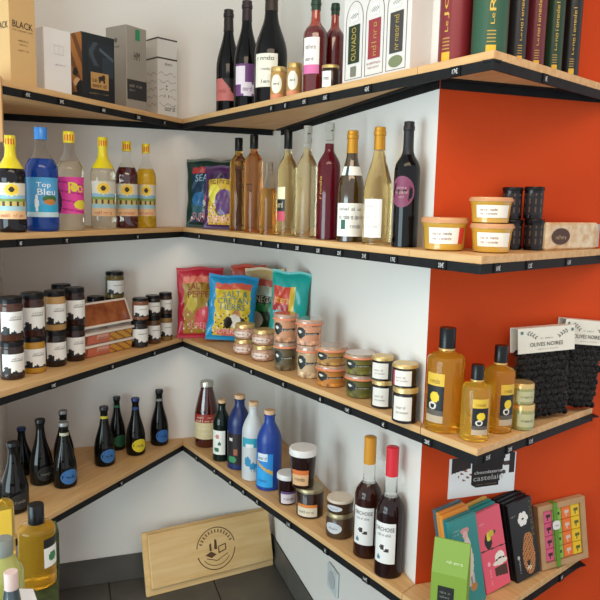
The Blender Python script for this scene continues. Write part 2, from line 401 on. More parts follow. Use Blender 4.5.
def vessel(name, label, cat, px, wpx, ybot, ytop, lv, kind, body, fill=None, neck=None, caps=(), labels=(), group=None, e=None, on=None, yaw=0, h=None, low=False, seg=28, pos=None):
    pr = PROF[kind]
    if on:
        x, y, z = on['x'], on['y'], on['z'] + on['h'] + .0006
        dep = proj((x, y, z))[2]; dx = (px - proj((x, y, z))[0]) * dep / FPX
        x += AX.x * dx; y += AX.y * dx; r = wpx / 2 * dep / FPX
    elif pos:
        x, y, z, r = pos
    else:
        x, y, r = spot(px, wpx, ybot, lv, e); z = ZT[lv] + .0004
    topr = caps[-1][3] if caps and caps[-1][3] else rad_at(pr, 1)
    H = h or height(x, y, z, ytop, r * topr * (-.9 if low else 1))
    root = thing(name, label, cat, (x, y, z), facing(x, y) + R(yaw), group)
    t_end = min([cp[1] for cp in caps if cp[4] == 'over'] + [1.0])
    sc = lambda pts, o=0: [(rr * r + o, zz * H) for rr, zz in pts]
    bev = .03 * r / H * 1.5
    def closed(t0, t1):
        pts = sc(cut(pr, t0, t1))
        if t0 == 0: pts = [(0, 0), (pts[0][0] * .93, 0), (pts[0][0], bev * H)] + [q for q in pts[1:] if q[1] > bev * H]
        else: pts = [(0, pts[0][1])] + pts
        return pts + [(0, pts[-1][1])]
    b = MB(); tend = .988 if caps else 1
    if fill and fill < 1:
        b.lathe(closed(0, fill), seg); b.build('body', body, root, 42)
        b = MB(); b.lathe(closed(fill + .0015, tend), seg); b.build('neck', neck or CLEAR, root, 42)
    else:
        b.lathe(closed(0, tend), seg); b.build('body', body, root, 42)
    for cp in caps:                                   # (material, t0, t1, radius factor or None, mode, name)
        mt, t0, t1, rf, mode, nm = cp
        if rf: rr = rf * r; pts = [(0, t0 * H), (rr, t0 * H), (rr, t1 * H - rr * .1), (rr * .94, t1 * H), (0, t1 * H)]
        else:
            pts = sc(cut(pr, t0, t1), .0009); pts = [(0, t0 * H)] + pts + [(pts[-1][0] * .9, t1 * H + .0012), (0, t1 * H + .0012)]
        b = MB(); b.lathe(pts, 22); b.build(nm, mt, root, 42)
    for lb in labels:                                 # dict(z=(t0,t1), a=(centre,half) deg, col=, text=[...], ink=, shape=)
        t0, t1 = lb['z']; ac, ah = lb.get('a', (0, 60)); nm = lb.get('name', 'paper_label')
        def fn(u, v, o=0, t0=t0, t1=t1, ac=ac, ah=ah, lb=lb):
            t = t0 + v * (t1 - t0); rr = lb.get('rf', rad_at(pr, t)) * r + .0006 + o; an = R(ac + (u - .5) * 2 * ah)
            return (rr * math.sin(an), -rr * math.cos(an), t * H)
        if lb.get('round'):
            b = MB(); n = 28
            ring = [fn(.5, .5)] + [fn(.5 + .25 * math.cos(2 * math.pi * k / n), .5 + .25 * math.sin(2 * math.pi * k / n)) for k in range(n)] + [fn(.5 + .5 * math.cos(2 * math.pi * k / n), .5 + .5 * math.sin(2 * math.pi * k / n)) for k in range(n)]
            fs = [(0, 1 + k, 1 + (k + 1) % n) for k in range(n)] + [(1 + k, 1 + n + k, 1 + n + (k + 1) % n, 1 + (k + 1) % n) for k in range(n)]
            b.add(ring, fs); lo = b.build(nm, c(lb['col'], lb.get('~~~~~', .5)), root, 60)
        elif lb['col'] is None:
            lo = root
        else:
            lo = surf(nm, fn, lb.get('nu', 14), lb.get('nv', 12 if callable(lb['col']) else 6), lb['col'], root, rough=lb.get('~~~~~', .5))
        if lb.get('text'): lettering(fn, lb['text'], lo, lb.get('ink', '#2b2724'), off=.0007)
    return dict(x=x, y=y, z=z, h=H, r=r, root=root)
def screw(mt, t0, rf, nm='cap'): return (mt, t0, 1.0, rf, 'over', nm)
def capsule(mt, t0, nm='capsule'): return (mt, t0, 1.0, None, 'skin', nm)

# ---- top shelf, right wall: wines, jars, rose bottles
def pat_fan(u, v): return '#c9706a' if (u * .75 + v) < 1.15 else '#0d0b0d'
vessel('wine_bottle', 'smallest dark wine bottle with a red fan-shaped label, top shelf', 'bottle', 228, 24, 110, 9, 1, 'burgundy', WINE, e=.09, caps=[capsule(mat('cap_dark', '#1f1718', .4), .80)],
       labels=[dict(z=(.13, .34), a=(-8, 62), col=lambda u, v: '#c9706a' if u < .35 + .6 * (1 - v) else '#100d10', nu=20, nv=14, text=[('~~~~~', .1, .5, .35, .55)], ink='#9c4440')], group='dark wines on the top shelf')
vessel('wine_bottle', 'dark wine bottle with a white and purple block label, top shelf', 'bottle', 246, 25, 105, 0, 1, 'burgundy', WINE, e=.085, caps=[capsule(mat('cap_plum', '#2b1a20', .4), .82)],
       labels=[dict(z=(.13, .42), a=(0, 55), col=lambda u, v: '#e9d9e2' if (u < .42 and .35 < v < .95) or (ell(u, v, .55, .22, .3, .22)) else '#6d3f72', nu=18, nv=14, text=[('~~~~', .36, .74, .16, .30)], ink='#6d3f72')], group='dark wines on the top shelf')
vessel('wine_bottle', 'tallest and widest dark wine bottle with a cream label, top shelf', 'bottle', 270, 33, 101, -10, 1, 'burgundy', WINE, e=.08, caps=[capsule(mat('cap_brown', '#2c1f16', .4), .83)],
       labels=[dict(z=(.15, .44), a=(-18, 42), col='#e9e3d2', text=[('~~~~~', .12, .88, .80, .93), ('~~~~~', .3, .7, .50, .58), ('~~~', .3, .7, .12, .22)])], group='dark wines on the top shelf')
TAN = jam('#b98d4e')
for px, wp, yt, lab in ((278, 16, 66, 'left of the two squat honey-coloured jars on the top shelf'), (294, 15.5, 62, 'right of the two squat honey-coloured jars on the top shelf')):
    vessel('spread_jar', lab, 'jar', px, wp, 95, yt, 1, 'jar', TAN, e=.05, caps=[screw(GOLD, .86, .97, 'lid')],
           labels=[dict(z=(.22, .76), a=(-15, 40), col='#f0ead8', round=True, text=[('~~~~', .25, .75, .45, .6)], name='round_label'), dict(z=(.06, .2), a=(-15, 55), col='#d98a64', name='label_band')], group='honey-coloured jars')
ROSE = mat('rose_glass', '#5c1212', .06, coat=1); ROSEN = mat('rose_neck', '#b5402a', .06, coat=1, trans=.4)
GCAP = mat('green_foil', '#1c3a2a', .4)
vessel('rose_bottle', 'rosé bottle with green cap and white and pink label, top shelf', 'bottle', 314, 24, 92, -2, 1, 'bordeaux', ROSE, fill=.70, neck=ROSEN, e=.05, caps=[capsule(GCAP, .88)],
       labels=[dict(z=(.20, .58), a=(-22, 42), col=lambda u, v: '#d76fa4' if v < .25 else '#ece4e0', nv=16, text=[('~~~~~~', .2, .8, .68, .8), ('~~~~', .2, .7, .36, .46)])], group='rosé bottles')
vessel('rose_bottle', 'plain shorter rosé bottle with green cap and no label, top shelf', 'bottle', 333, 21, 84, 3, 1, 'bordeaux', ROSE, fill=.70, neck=ROSEN, e=.125, caps=[capsule(GCAP, .88)], group='rosé bottles')
vessel('tapenade_jar', 'small dark jar with gold lid and white label before the rosé bottles', 'jar', 330, 18, 86, 64, 1, 'jar', jam('#2a1b16'), e=.035, caps=[screw(GOLD, .86, .97, 'lid')],
       labels=[dict(z=(.05, .72), a=(-28, 32), col='#ece8e2', text=[('~~~~~', .2, .8, .45, .7)])])

# ---- white triple gift box, top shelf
q = edge_point(409, 1, .028); d = (P2 - P1).normalized(); z = ZT[1] + .0004
dep = proj((q.x, q.y, z))[2]
q0 = edge_point(342, 1, .028); wbox = (q - q0).length; hb = .36; db = .082
gb = thing('gift_box', 'white triple gift box with three arched windows, top shelf', 'box', (q0.x, q0.y, z), math.atan2(d.y, d.x))
b = MB(); b.box(0, wbox, 0, db, 0, hb); b.build('carton', WHITE, gb, bevel=.001)
for k, (hx, tx) in enumerate((('#27392a', 'OLIVADO'), ('#96363c', '~~~~~~'), ('#3d3a38', '~~~~~~~~'))):
    u0 = .03 + .315 * k; x0 = wbox * u0; x1 = wbox * (u0 + .30)
    fn = lambda u, v, o=0, x0=x0, x1=x1: (x0 + (x1 - x0) * u, -.0006 - o, .012 + v * .2)
    # arch outline
    pts = [(.04, 0), (.96, 0), (.96, .74)] + [(.5 + .46 * math.cos(R(a)), .74 + .24 * math.sin(R(a))) for a in range(15, 180, 15)] + [(.04, .74)]
    bb_ = MB(); n = len(pts)
    inn = [(.5 + (u - .5) * .94, .5 + (v - .5) * .985) for u, v in pts]
    bb_.add([fn(*p_) for p_ in pts] + [fn(*p_) for p_ in inn], [(i, (i + 1) % n, n + (i + 1) % n, n + i) for i in range(n)])
    bb_.build('arch_outline', c('#5c5a55'), gb)
    f2 = lambda u, v, o=0, x0=x0, x1=x1: (x0 + (x1 - x0) * (.2 + .6 * u), -.0012 - o, .012 + .2 * (.20 + .48 * v))
    wn = surf('window', f2, 4, 8, hx, gb, rough=.2)
    lettering(f2, [(tx, .3, .7, .06, .94, True)], wn, '#b99a4a', off=.0006)
    surf('crest', lambda u, v, o=0, x0=x0, x1=x1: fn(.32 + .36 * u, .73 + .13 * v, .0008), 8, 8, lambda u, v: '#6b6f60' if ell(u, v, .5, .5, .45, .3) and (int(u * 8) + int(v * 8)) % 2 else '#efedea', gb)
    if k == 1: lettering(fn, [('~~~~~~', .35, .65, .14, .165), ('~~~~~~~ ~~ ~~~~~', .15, .85, .13, .16), ('~~~~~ ~~~~~~~', .2, .8, .08, .11)], gb, '#9a4a44')
    elif k == 0: surf('seal', lambda u, v, o=0, x0=x0, x1=x1: fn(.35 + .3 * u, .03 + .13 * v, .0008), 6, 6, '#77786a', gb)
    else:
        b = MB(); b.add([fn(.5 + .32 * math.cos(R(a)), .10 + .07 * math.sin(R(a)), .0008) for a in range(0, 360, 15)], [tuple(range(24))]); b.build('seal', c('#77805e'), gb)

# ---- top shelf, left wall: five gift cartons
def carton(name, label, xl, xe, xr, ytop, arel, body, e=.03, group='spirit cartons on the top shelf', hfix=None):
    q = edge_point(xe, 1, e); z = ZT[1] + .0004; dep = proj((q.x, q.y, z))[2]; mm = dep / FPX
    w = (xr - xe) * mm / math.cos(R(arel)); dp = (xe - xl) * mm / math.sin(R(arel))
    H = hfix or height(q.x, q.y, z, ytop)
    root = thing(name, label, 'box', (q.x, q.y, z), facing(q.x, q.y) + R(arel), group)
    b = MB(); b.box(0, w, 0, dp, 0, H); b.build('carton', body, root, bevel=.0012)
    front = lambda u, v, o=0: (w * u, -.0004 - o, H * v)
    side = lambda u, v, o=0: (-.0004 - o, dp * (1 - u), H * v)
    return root, front, side, w, dp, H
root, fr, sd, *_ = carton('spirit_carton', 'tall kraft-brown carton lettered BLACK at the left end', -6, 11, 36, -14, 36, c('#cfa870'))
lettering(fr, [('BLACK', .12, .88, .60, .67)], root, '#3a2d22'); lettering(fr, [('~~~~~~~~', .12, .88, .565, .585), ('~~~~~~', .32, .70, .46, .485), ('~~~~~~', .36, .66, .42, .44), ('~~~~~~ ~~~~', .3, .72, .36, .38)], root, '#6d5236')
lettering(sd, [('BLACK', .25, .95, .58, .65)], root, '#3a2d22')
root, fr, sd, *_ = carton('spirit_carton', 'plain white carton with a faint square emblem', 37, 45, 71, 26, 30, WHITE)
b = MB()
for u0, u1, v0, v1 in ((.36, .52, .60, .615), (.36, .52, .735, .75), (.36, .38, .60, .75), (.56, .72, .60, .615), (.56, .72, .735, .75), (.70, .72, .60, .75), (.53, .55, .58, .77)):
    b.add([fr(u0, v0, .0006), fr(u1, v0, .0006), fr(u1, v1, .0006), fr(u0, v1, .0006)], [(0, 1, 2, 3)])
b.build('emblem', c('#cfc6c2'), root); lettering(fr, [('~~~~~~~', .38, .78, .43, .46)], root, '#a39a96')
root, fr, sd, *_ = carton('spirit_carton', 'dark blue-black carton with tan bear label and amber side', 70, 83, 115, 31, 34, c('#15181d', .35))
surf('amber_panel', sd, 24, 60, lambda u, v: '#0f0c0a' if (ell(u, v, .5, .42, .2, .06) or v < .12 or ell(u, v, .85, .18, .3, .1)) else ('#d9a77a' if ell(u, v, .6, .27, .25, .06) else ('#a5662a' if (math.sin(u * 9 + v * 14) > -.2) else '#6b3d18')), root, off=.0006)
surf('painted_blue_sheen', lambda u, v, o=0: fr(.15 + .8 * u, .38 + .5 * v, o), 30, 40, lambda u, v: '#39434d' if abs(u - .25 - .1 * math.sin(v * 7)) < .09 and v > .3 else ('#4a5560' if abs(v - .75 + .5 * (u - .6)) < .05 and u > .45 else ('#2b333b' if u > .55 and v < .6 else '#1b2027')), root, off=.0005, rough=.35)  # bluish sheen streaks painted into the colour of the carton front
lbp = surf('tan_label', lambda u, v, o=0: fr(.24 + .55 * u, .18 + .25 * v, o), 36, 34, lambda u, v: '#2a2018' if (ell(u, v, .62, .68, .2, .14) or ell(u, v, .72, .8, .09, .12) or ell(u, v, .5, .52, .05, .15) or ell(u, v, .75, .52, .05, .15)) else '#b4894f', root, off=.001)
lettering(lambda u, v, o=0: fr(.24 + .55 * u, .18 + .25 * v, o + .001), [('LE', .1, .35, .42, .62), ('~~~~', .1, .9, .12, .36)], lbp, '#2a2018'); lettering(fr, [('~~~~~~ ~~~~', .2, .8, .1, .13)], root, '#8f7a50')
root, fr, sd, *_ = carton('spirit_carton', 'grey silver carton with green seal strip and dark band', 107, 127, 147, 24, 42, mat('silver_card', '#a39a8e', .42, metal=.25))
surf('green_seal', lambda u, v, o=0: fr(.45 + .2 * u, .84 + .13 * v, o), 3, 3, '#1f8a5c', root, off=.001)
bnd = surf('dark_band', lambda u, v, o=0: fr(.02 + .96 * u, .12 + .24 * v, o), 3, 3, '#2d2c2c', root, off=.0006)
lettering(fr, [('~~~~~ ~~~~~', .12, .75, .27, .31), ('~~~~ ~~', .12, .4, .22, .25)], bnd, '#a89f92', off=.0014)
lettering(fr, [('HM', .36, .64, .60, .70)], root, '#4a453e'); lettering(sd, [('~~~~~', .35, .7, .74, .77)], root, '#4a453e')
surf('crest', lambda u, v, o=0: sd(.42 + .16 * u, .80 + .06 * v, o), 4, 4, lambda u, v: '#5a544c' if ell(u, v, .5, .5, .5, .4) else '#a39a8e', root, off=.0006)
root, fr, sd, w_, d_, H_ = carton('spirit_tin', 'white tin with line drawings and dark lid seams, right end', 147, 158, 177, 37, 33, c('#d9d4cd', .35))
for t0, t1, nm in ((.735, .755, 'lid_seam'), (.985, 1.004, 'lid_rim')):
    b = MB(); b.box(-.001, w_ + .001, -.001, d_ + .001, t0 * H_, t1 * H_); b.build(nm, c('#4a443c', .4), root)
for f_, sd_ in ((fr, 1), (sd, 2)):
    b = MB(); rr = random.Random(sd_)
    for k in range(5):
        pts = [(.06 + .88 * i / 9, .54 - .10 * k + .018 * math.sin(i * 1.3 + k * 2) + .008 * rr.random()) for i in range(10)]
        for (u0, v0), (u1, v1) in zip(pts, pts[1:]):
            b.add([f_(u0, v0, .0006), f_(u1, v1, .0006), f_(u1, v1 + .008, .0006), f_(u0, v0 + .008, .0006)], [(0, 1, 2, 3)])
    b.build('line_drawing', c('#9c8f86'), root)
surf('figure_drawing', lambda u, v, o=0: fr(.3 + .3 * u, .22 + .2 * v, o), 8, 10, lambda u, v: '#57504a' if (ell(u, v, .5, .75, .16, .16) or ell(u, v, .5, .2, .45, .14)) and not ell(u, v, .5, .2, .3, .08) and not ell(u, v, .5, .75, .08, .08) else '#d9d4cd', root, off=.0007)
lettering(fr, [('~~~~~~~', .35, .75, .66, .70), ('~~~~', .35, .9, .07, .14)], root, '#5d564f')

# ---- top shelf tip: tall gift tubes
def tube(label, px, wpx, e, hx, txt, H, ac, group=None, thin=False):
    lbs = [dict(z=(.012, .075), a=(ac, 16), col='#d6a92c', rough=.35, name='gold_band'),
           dict(z=(.09, .17), a=(ac, 14), col=lambda u, v: '#a98a3c' if int(v * 12) % 3 == 0 else hx, nv=12, nu=4, name='gold_lines')]
    return vessel('gift_tube', label, 'tube', px, wpx, 0, 0, 1, 'tube', mat('tube_' + hx[1:], hx, .38), e=e, h=H, caps=[(mat('tube_lid_' + hx[1:], hx, .3), .93, 1.0, 1.02, 'skin', 'lid')],
           labels=lbs + [dict(z=(.19, .62), a=(ac, 12), col=hx, nu=6, nv=8, name='title_strip', text=[('Le', .3, .8, .0, .14, True), (txt, .1, .9, .17, .95, True)], ink='#c9a646')], group=group)
tube('wide burgundy gift tube with gold lettering JOJO, left on the shelf tip', 454, 33, .075, '#7a2329', 'JOJO', .38, -34)
tube('wide green gift tube with gold lettering RELA at the shelf point', 488, 35, .085, '#274f39', 'RELA', .37, 6)
tube('slim charcoal gift tube beside the wide green tube', 515, 18.5, .06, '#26272b', '~~~~~~~~~', .28, 22, 'slim gift tubes')
tube('slim burgundy gift tube between the charcoal and dark green tubes', 533, 19, .055, '#5f2029', '~~~~~~~~~', .28, 14, 'slim gift tubes')
tube('slim dark green gift tube, second from the right', 551, 18.5, .047, '#1c3a26', '~~~~~~~~~', .28, 14, 'slim gift tubes')
tube('slim black gift tube with gold top mark, far right', 568, 18, .038, '#16191b', '~~~~~~~~~', .28, 14, 'slim gift tubes')

# ---- second shelf, left: syrups
YC = mat('yellow_plastic', '#e8d21e', .35, coat=.4)
def sunlab(body):
    def f(u, v):
        du, dv = (u - .5) / .26, (v - .80) / .19; rr_ = math.hypot(du, dv)
        if rr_ < .36: return '#3a2410'
        if rr_ < .9 + .14 * math.sin(11 * math.atan2(dv, du)): return '#f0c63c' if rr_ < .75 else '#f2dc8a'
        if v > .66: return '#d8d3c6' if v < .97 else body
        if v > .56: return '#8db9d2'
        if v > .48: return '#7d9a4a'
        if v > .34: return '#c9b26a' if (int(u * 14) % 3) else '#4a3a28'
        if v > .22: return '#9cc0c8'
        return '#e3b98a'
    return f
def syrup(label, px, wpx, ytop, body, lab, text, ink='#b5482a', cap=YC, collar=None, e=.06, capr=.40, fill=.70, neck=None, zlab=(.14, .52), ah=70):
    caps = [screw(cap, .885, capr)]
    if collar: caps = [(cap, .66, .885, None, 'skin', 'paper_collar')] + caps
    d = vessel('syrup_bottle', label, 'bottle', px, wpx, 229, ytop, 2, 'syrup', body, fill=fill, neck=neck, e=e, caps=caps,
        labels=[dict(z=zlab, a=(0, ah), col=lab, nu=44, nv=40, text=text, ink=ink)] + ([dict(z=(.905, .965), a=(0, 60), col=(lambda u, v: '#d8402a' if int(u * 9) % 2 else '#e8d21e'), nu=9, nv=2, name='cap_print', rf=capr)] if cap is YC else []), group='syrup bottles on the second shelf')
    return d
DKS = mat('black_syrup', '#120b12', .07, coat=.4, spec=.2); BLS = mat('blue_syrup', '#1a4fb4', .05, coat=.3, trans=.6, ior=1.33); RDS = mat('red_syrup', '#4a0d1e', .07, coat=1, trans=.2)
YLS = mat('yellow_syrup', '#f2c830', .05, coat=.3, trans=.7, ior=1.33)
syrup('black syrup bottle with yellow collar and sunflower label, far left', 13, 27, 135, DKS, sunlab('#120b12'), [('~~~~~ ~~~~~', .15, .85, .05, .15)], collar=True, fill=.72)
syrup('deep blue syrup bottle with blue cap and beach label', 43.5, 31, 127, BLS, lambda u, v: '#e8eef2' if ell(u, v, .35, .35, .05, .22) else ('#c07a34' if ell(u, v, .7, .38, .17, .07) else ('#3f6a3a' if ell(u, v, .7, .46, .2, .1) else ('#2f9fc9' if v < .33 and v > .12 else ('#b9d0d6' if v <= .12 else '#4f9fd0')))), [('Top', .35, .72, .72, .88), ('Bleu', .38, .85, .56, .72)], ink='#f2f2f0', cap=mat('blue_cap', '#2f86d8', .35, coat=.4), zlab=(.14, .52))
syrup('clear syrup bottle with magenta label and yellow cap', 71, 27, 131, mat('pale_syrup', '#f4ecd8', .04, coat=.3, trans=.92, ior=1.3), lambda u, v: '#17131a' if abs(u - .14 - .07 * math.sin(v * 5)) < .07 else ('#d8cfb8' if u < .14 + .07 * math.sin(v * 5) else ('#e6d53a' if ell(u, v, .8, .25, .2, .13) or ell(u, v, .62, .72, .1, .12) and not ell(u, v, .62, .74, .04, .05) else ('#e0449c' if math.sin(v * 26 + u * 4) > -.85 else '#b52a78'))), [('P', .46, .66, .56, .86), ('o', .69, .88, .58, .78)], ink='#e9d83c', zlab=(.17, .54), ah=80)
syrup('clear syrup bottle with yellow paper collar and sunflower label', 104, 24, 137, mat('pale_syrup'), sunlab('#d8d3c6'), [('~~~~~~', .2, .8, .05, .15)], collar=True, e=.09)
syrup('dark red syrup bottle with sunflower label and yellow cap', 127.5, 22, 141, RDS, sunlab('#4a0d1e'), [('~~~~~~~~~', .15, .85, .05, .15)], e=.075)
syrup('golden yellow syrup bottle with sunflower label, nearest the corner', 146.5, 19.5, 143.5, YLS, sunlab('#d8a81c'), [('~~~~~~~', .2, .8, .05, .15)], e=.055)

# ---- second shelf, right: wines and liqueurs
AMB = liq('#f0bd62', 1.3, 1); AMB2 = liq('#f0ae70', 1.3, 1); PALE = liq('#f8e6a8', 1.3, 1); PALE2 = liq('#f8ecc4', 1.3, 1); RUBY = mat('ruby_wine', '#6a1020', .05, coat=.3, trans=.5, ior=1.33); GLD = liq('#c98a24')
GW = 'wines and liqueurs on the second shelf'
vessel('liqueur_bottle', 'amber liqueur bottle with black stopper next to the crisps', 'bottle', 238, 17, 232, 137.5, 2, 'slim', AMB, fill=.86, e=.07, caps=[screw(BLACKCAP, .86, .46, 'stopper')], labels=[dict(z=(.3, .62), a=(15, 30), col=None, text=[('~~~~~', .1, .9, .5, .75)], name='printed_band', ink='#4a2a12')], group=GW)
vessel('liqueur_bottle', 'orange amber liqueur bottle with black stopper and dark script', 'bottle', 253, 18, 233, 134.5, 2, 'slim', AMB2, fill=.86, e=.06, caps=[screw(BLACKCAP, .86, .46, 'stopper')], labels=[dict(z=(.36, .60), a=(-30, 26), col=None, text=[('~~~~~', .1, .9, .25, .8)], name='printed_band', ink='#3a1c10')], group=GW)
vessel('liqueur_bottle', 'short slim amber bottle with clear stopper', 'bottle', 268.5, 16, 235, 162, 2, 'slope', AMB, fill=.64, e=.035, caps=[screw(CLEAR, .88, .42, 'stopper')], group=GW)
vessel('wine_bottle', 'yellow liqueur bottle with black stopper and cream, black and pink label', 'bottle', 286.5, 19.5, 236, 129, 2, 'bordeaux', PALE, fill=.80, e=.06, caps=[screw(BLACKCAP, .82, .42, 'stopper')], labels=[dict(z=(.14, .46), a=(-45, 32), col=lambda u, v: '#e8dfb8' if v > .66 else ('#c2475c' if v < .28 else '#221d1c'), nv=14, text=[('~~~~', .15, .85, .40, .58)], ink='#d8cfb0')], group=GW)
vessel('wine_bottle', 'pale yellow wine bottle with clear glass stopper', 'bottle', 305.5, 20.5, 238, 125.5, 2, 'bordeaux', PALE2, fill=.80, e=.06, caps=[screw(CLEAR, .85, .40, 'stopper')], labels=[dict(z=(.36, .56), a=(-38, 16), col=None, text=[('~~~~', .2, .8, .1, .9, True)], ink='#a8862c', name='gold_print')], group=GW)
vessel('wine_bottle', 'ruby red wine bottle with clear glass stopper', 'bottle', 327, 23, 239, 122, 2, 'bordeaux', RUBY, fill=.82, neck=CLEAR, e=.06, caps=[screw(CLEAR, .85, .38, 'stopper')], labels=[dict(z=(.34, .56), a=(-42, 13), col=None, text=[('~~~~~', .2, .8, .05, .95, True)], ink='#c9a04a', name='gold_print')], group=GW)
vessel('wine_bottle', 'green-brown wine bottle with gold capsule and wide white label', 'bottle', 349.5, 27, 240.5, 130.5, 2, 'burgundy', mat('olive_glass', '#4a3410', .06, coat=1, trans=.35), e=.06, caps=[capsule(mat('gold_foil', '#c98f2c', .3, metal=.5), .80)],
       labels=[dict(z=(.05, .35), a=(0, 68), col=lambda u, v: '#1f5c4a' if .2 < u < .36 and .22 < v < .48 else '#ebe8df', nu=20, nv=14, text=[('~~~~~~~ ~~ ~~~', .1, .85, .78, .88), ('~~~ ~~~~~ ~~ ~~~~~~~~', .12, .95, .52, .66), ('~~~~~', .5, .85, .25, .38)]), dict(z=(.60, .68), a=(0, 70), col=lambda u, v: '#23463e' if u < .4 and u > .22 else '#ebe8df', name='neck_label', nu=16)], group=GW)
vessel('wine_bottle', 'pale golden wine bottle with gold capsule and square white label', 'bottle', 376, 28, 243, 127, 2, 'burgundy', liq('#f8dc98', 1.3, 1), fill=.8, e=.055, caps=[capsule(mat('gold_foil'), .81)],
       labels=[dict(z=(.06, .39), a=(-22, 40), col='#eeebe6', text=[('~~~~~', .1, .6, .78, .86), ('~~~~~~', .2, .7, .5, .57), ('~~~~~', .15, .8, .26, .34)], ink='#b5aca0')], group=GW)
vessel('wine_bottle', 'black wine bottle with round purple label and black capsule, rightmost', 'bottle', 404, 25.5, 245, 121.5, 2, 'bordeaux', WINE, e=.05, caps=[capsule(mat('black_foil', '#1b1b1e', .45), .74)],
       labels=[dict(z=(.32, .57), a=(-22, 58), col='#7c3a58', round=True, text=[('~~~~~~', .3, .7, .58, .68), ('~~~~~~~~~', .22, .78, .44, .54), ('~~~~', .4, .6, .3, .38)], ink='#c9a4a0', name='round_label')], group=GW)

# ------------------------------------------------------------------ pouches / crisp bags
def bag(name, label, cat, px, wpx, ybot, ytop, lv, col, text=(), T=.05, tilt=12, yaw=0, e=None, roll=0, group=None, rough=.24, back='#888888', pos=None, mt_edge=None):
    if pos: x, y, z = pos
    else:
        z = ZT[lv] + .0004
        if e is not None: q = edge_point(px, lv, e); x, y = q.x, q.y
        else: q = hit(px, ybot, 2, z); dd = hdir(q.x, q.y); x, y = q.x + dd.x * T * .3, q.y + dd.y * T * .3
        x, y = clamp(x, y, T * .5)
    dep = proj((x, y, z))[2]; W = wpx * dep / FPX
    dh = hdir(x, y); lo, hi = 0, 1
    for _ in range(40):
        mid = (lo + hi) / 2
        if proj((x + dh.x * mid * math.sin(R(tilt)), y + dh.y * mid * math.sin(R(tilt)), z + mid * math.cos(R(tilt))))[1] > ytop: lo = mid
        else: hi = mid
    H = lo
    fz = facing(x, y) + R(yaw); bk = (-math.sin(fz), math.cos(fz))
    y = min(y, -(max(0, bk[1]) * H * math.sin(R(tilt)) + abs(math.sin(fz)) * W / 2 + T * .42))
    x = min(x, -(bk[0] * H * math.sin(R(tilt)) * (bk[0] > 0) + math.cos(fz) * W / 2 + T * .2 + .003))
    root = thing(name, label, cat, (x, y, z), fz, group)
    rr = random.Random(hash(round(px * 10)) & 1023); ph = [rr.random() * 6 for _ in range(6)]
    def th(u, v):
        a = max(0, 1 - abs(2 * u - 1) ** 2.6) ** .6 * max(0, math.sin(math.pi * min(1, max(0, (v - .05) / .9)))) ** .5
        cr = .12 * math.sin(11 * u + ph[0] + 3 * v) * math.sin(9 * v + ph[1]) + .09 * math.sin(23 * u + ph[2] + 5 * v) * math.sin(19 * v + ph[3]) + .22 * math.exp(-((u + v - .35 - .1 * ph[0] / 6) / .05) ** 2) - .2 * math.exp(-((v - u - .45 + .1 * ph[1] / 6) / .06) ** 2)
        return T / 2 * a * (1 + cr) + .0008
    def xy(u, v):
        pinch = 1 - .07 * math.sin(math.pi * v) + .012 * math.sin(v * 17 + ph[4])
        return W * (u - .5) * pinch, H * (v + .012 * math.sin(u * 9 + ph[5]) * (v if v > .5 else 0))
    def fn(u, v, o=0):
        X, Z = xy(u, v); return (X, -th(u, v) - o, Z)
    def fb(u, v, o=0):
        X, Z = xy(u, v); return (X, th(u, v) + o, Z)
    mb = MB(); p, keys = painter(col); keys.append(back)
    mb.grid(lambda u, v: fn(u, v), 60, 72, p); mb.grid(lambda u, v: fb(u, v), 30, 36, None, True)
    body = mb.build('foil_bag', [c(k, rough) for k in [back] + [k for k in keys if k != back]], root, 60)
    # repaint indexes against the final key order
    order = [back] + [k for k in keys if k != back]
    for i, f in enumerate(body.data.polygons):
        if i < 60 * 72: f.material_index = order.index(keys[mb.m[i]])
        else: f.material_index = 0
    body.rotation_euler = (R(-tilt), R(roll), 0)
    zmin = min((body.rotation_euler.to_matrix() @ v.co).z for v in body.data.vertices); body.location.z = -zmin
    if text:
        for lines, ink in text: lettering(fn, lines, body, ink, off=.001)
    return root, body, fn
def crisp(border, panel, blobs, strip=None):
    def f(u, v):
        w_ = .012 * math.sin(v * 31) + .008 * math.sin(u * 40)
        if u < .13 + w_ or u > .87 + w_ or v < .07 or v > .86 + w_: return border
        for h, a, bq, ra, rb in blobs:
            if ell(u, v, a, bq, ra, rb): return h
        if strip and v > .78: return strip
        if v < .40 and math.sin(u * 53 + 9 * v) * math.sin(v * 61 + 7 * u) > .72: return blobs[0][0]
        if v < .40 and math.sin(u * 37 + 3) * math.sin(v * 45 + 11 * u) > .8: return '#e2d8c4'
        return panel
    return f
CG = 'crisp bags'
bag('crisp_bag', 'dark green crisp bag with blue and red print, second shelf corner', 'crisp bag', 204, 43, 231, 160, 2, crisp('#1f3a33', '#1d3f5c', [('#c23a44', .62, .42, .2, .13), ('#d9d4cc', .45, .36, .07, .06), ('#2c6fa8', .3, .4, .18, .1), ('#a8333a', .75, .3, .16, .12), ('#26606c', .25, .25, .15, .12)], '#b3383c'), e=.10,
    text=[([('SUPERBON', .15, .88, .11, .21)], '#e59aa0'), ([('SEAW', .2, .7, .66, .76)], '#9cc4d8')], tilt=8, yaw=-6, back='#1f3a33', group=CG)
bag('crisp_bag', 'purple and yellow crisp bag behind the amber bottles', 'crisp bag', 221, 36, 232, 166, 2, crisp('#4a2a55', '#c9a531', [('#5c3a70', .6, .42, .28, .2), ('#d9cf4a', .3, .55, .16, .15), ('#e8dcc8', .58, .55, .09, .07), ('#5a3c24', .5, .3, .16, .1)], '#3a2445'), e=.055,
    text=[([('SUPERBON', .1, .9, .10, .20)], '#e8a8a0'), ([('~~~~~~', .15, .75, .70, .80)], '#2a1f14')], tilt=8, yaw=-12, back='#4a2a55', group=CG)

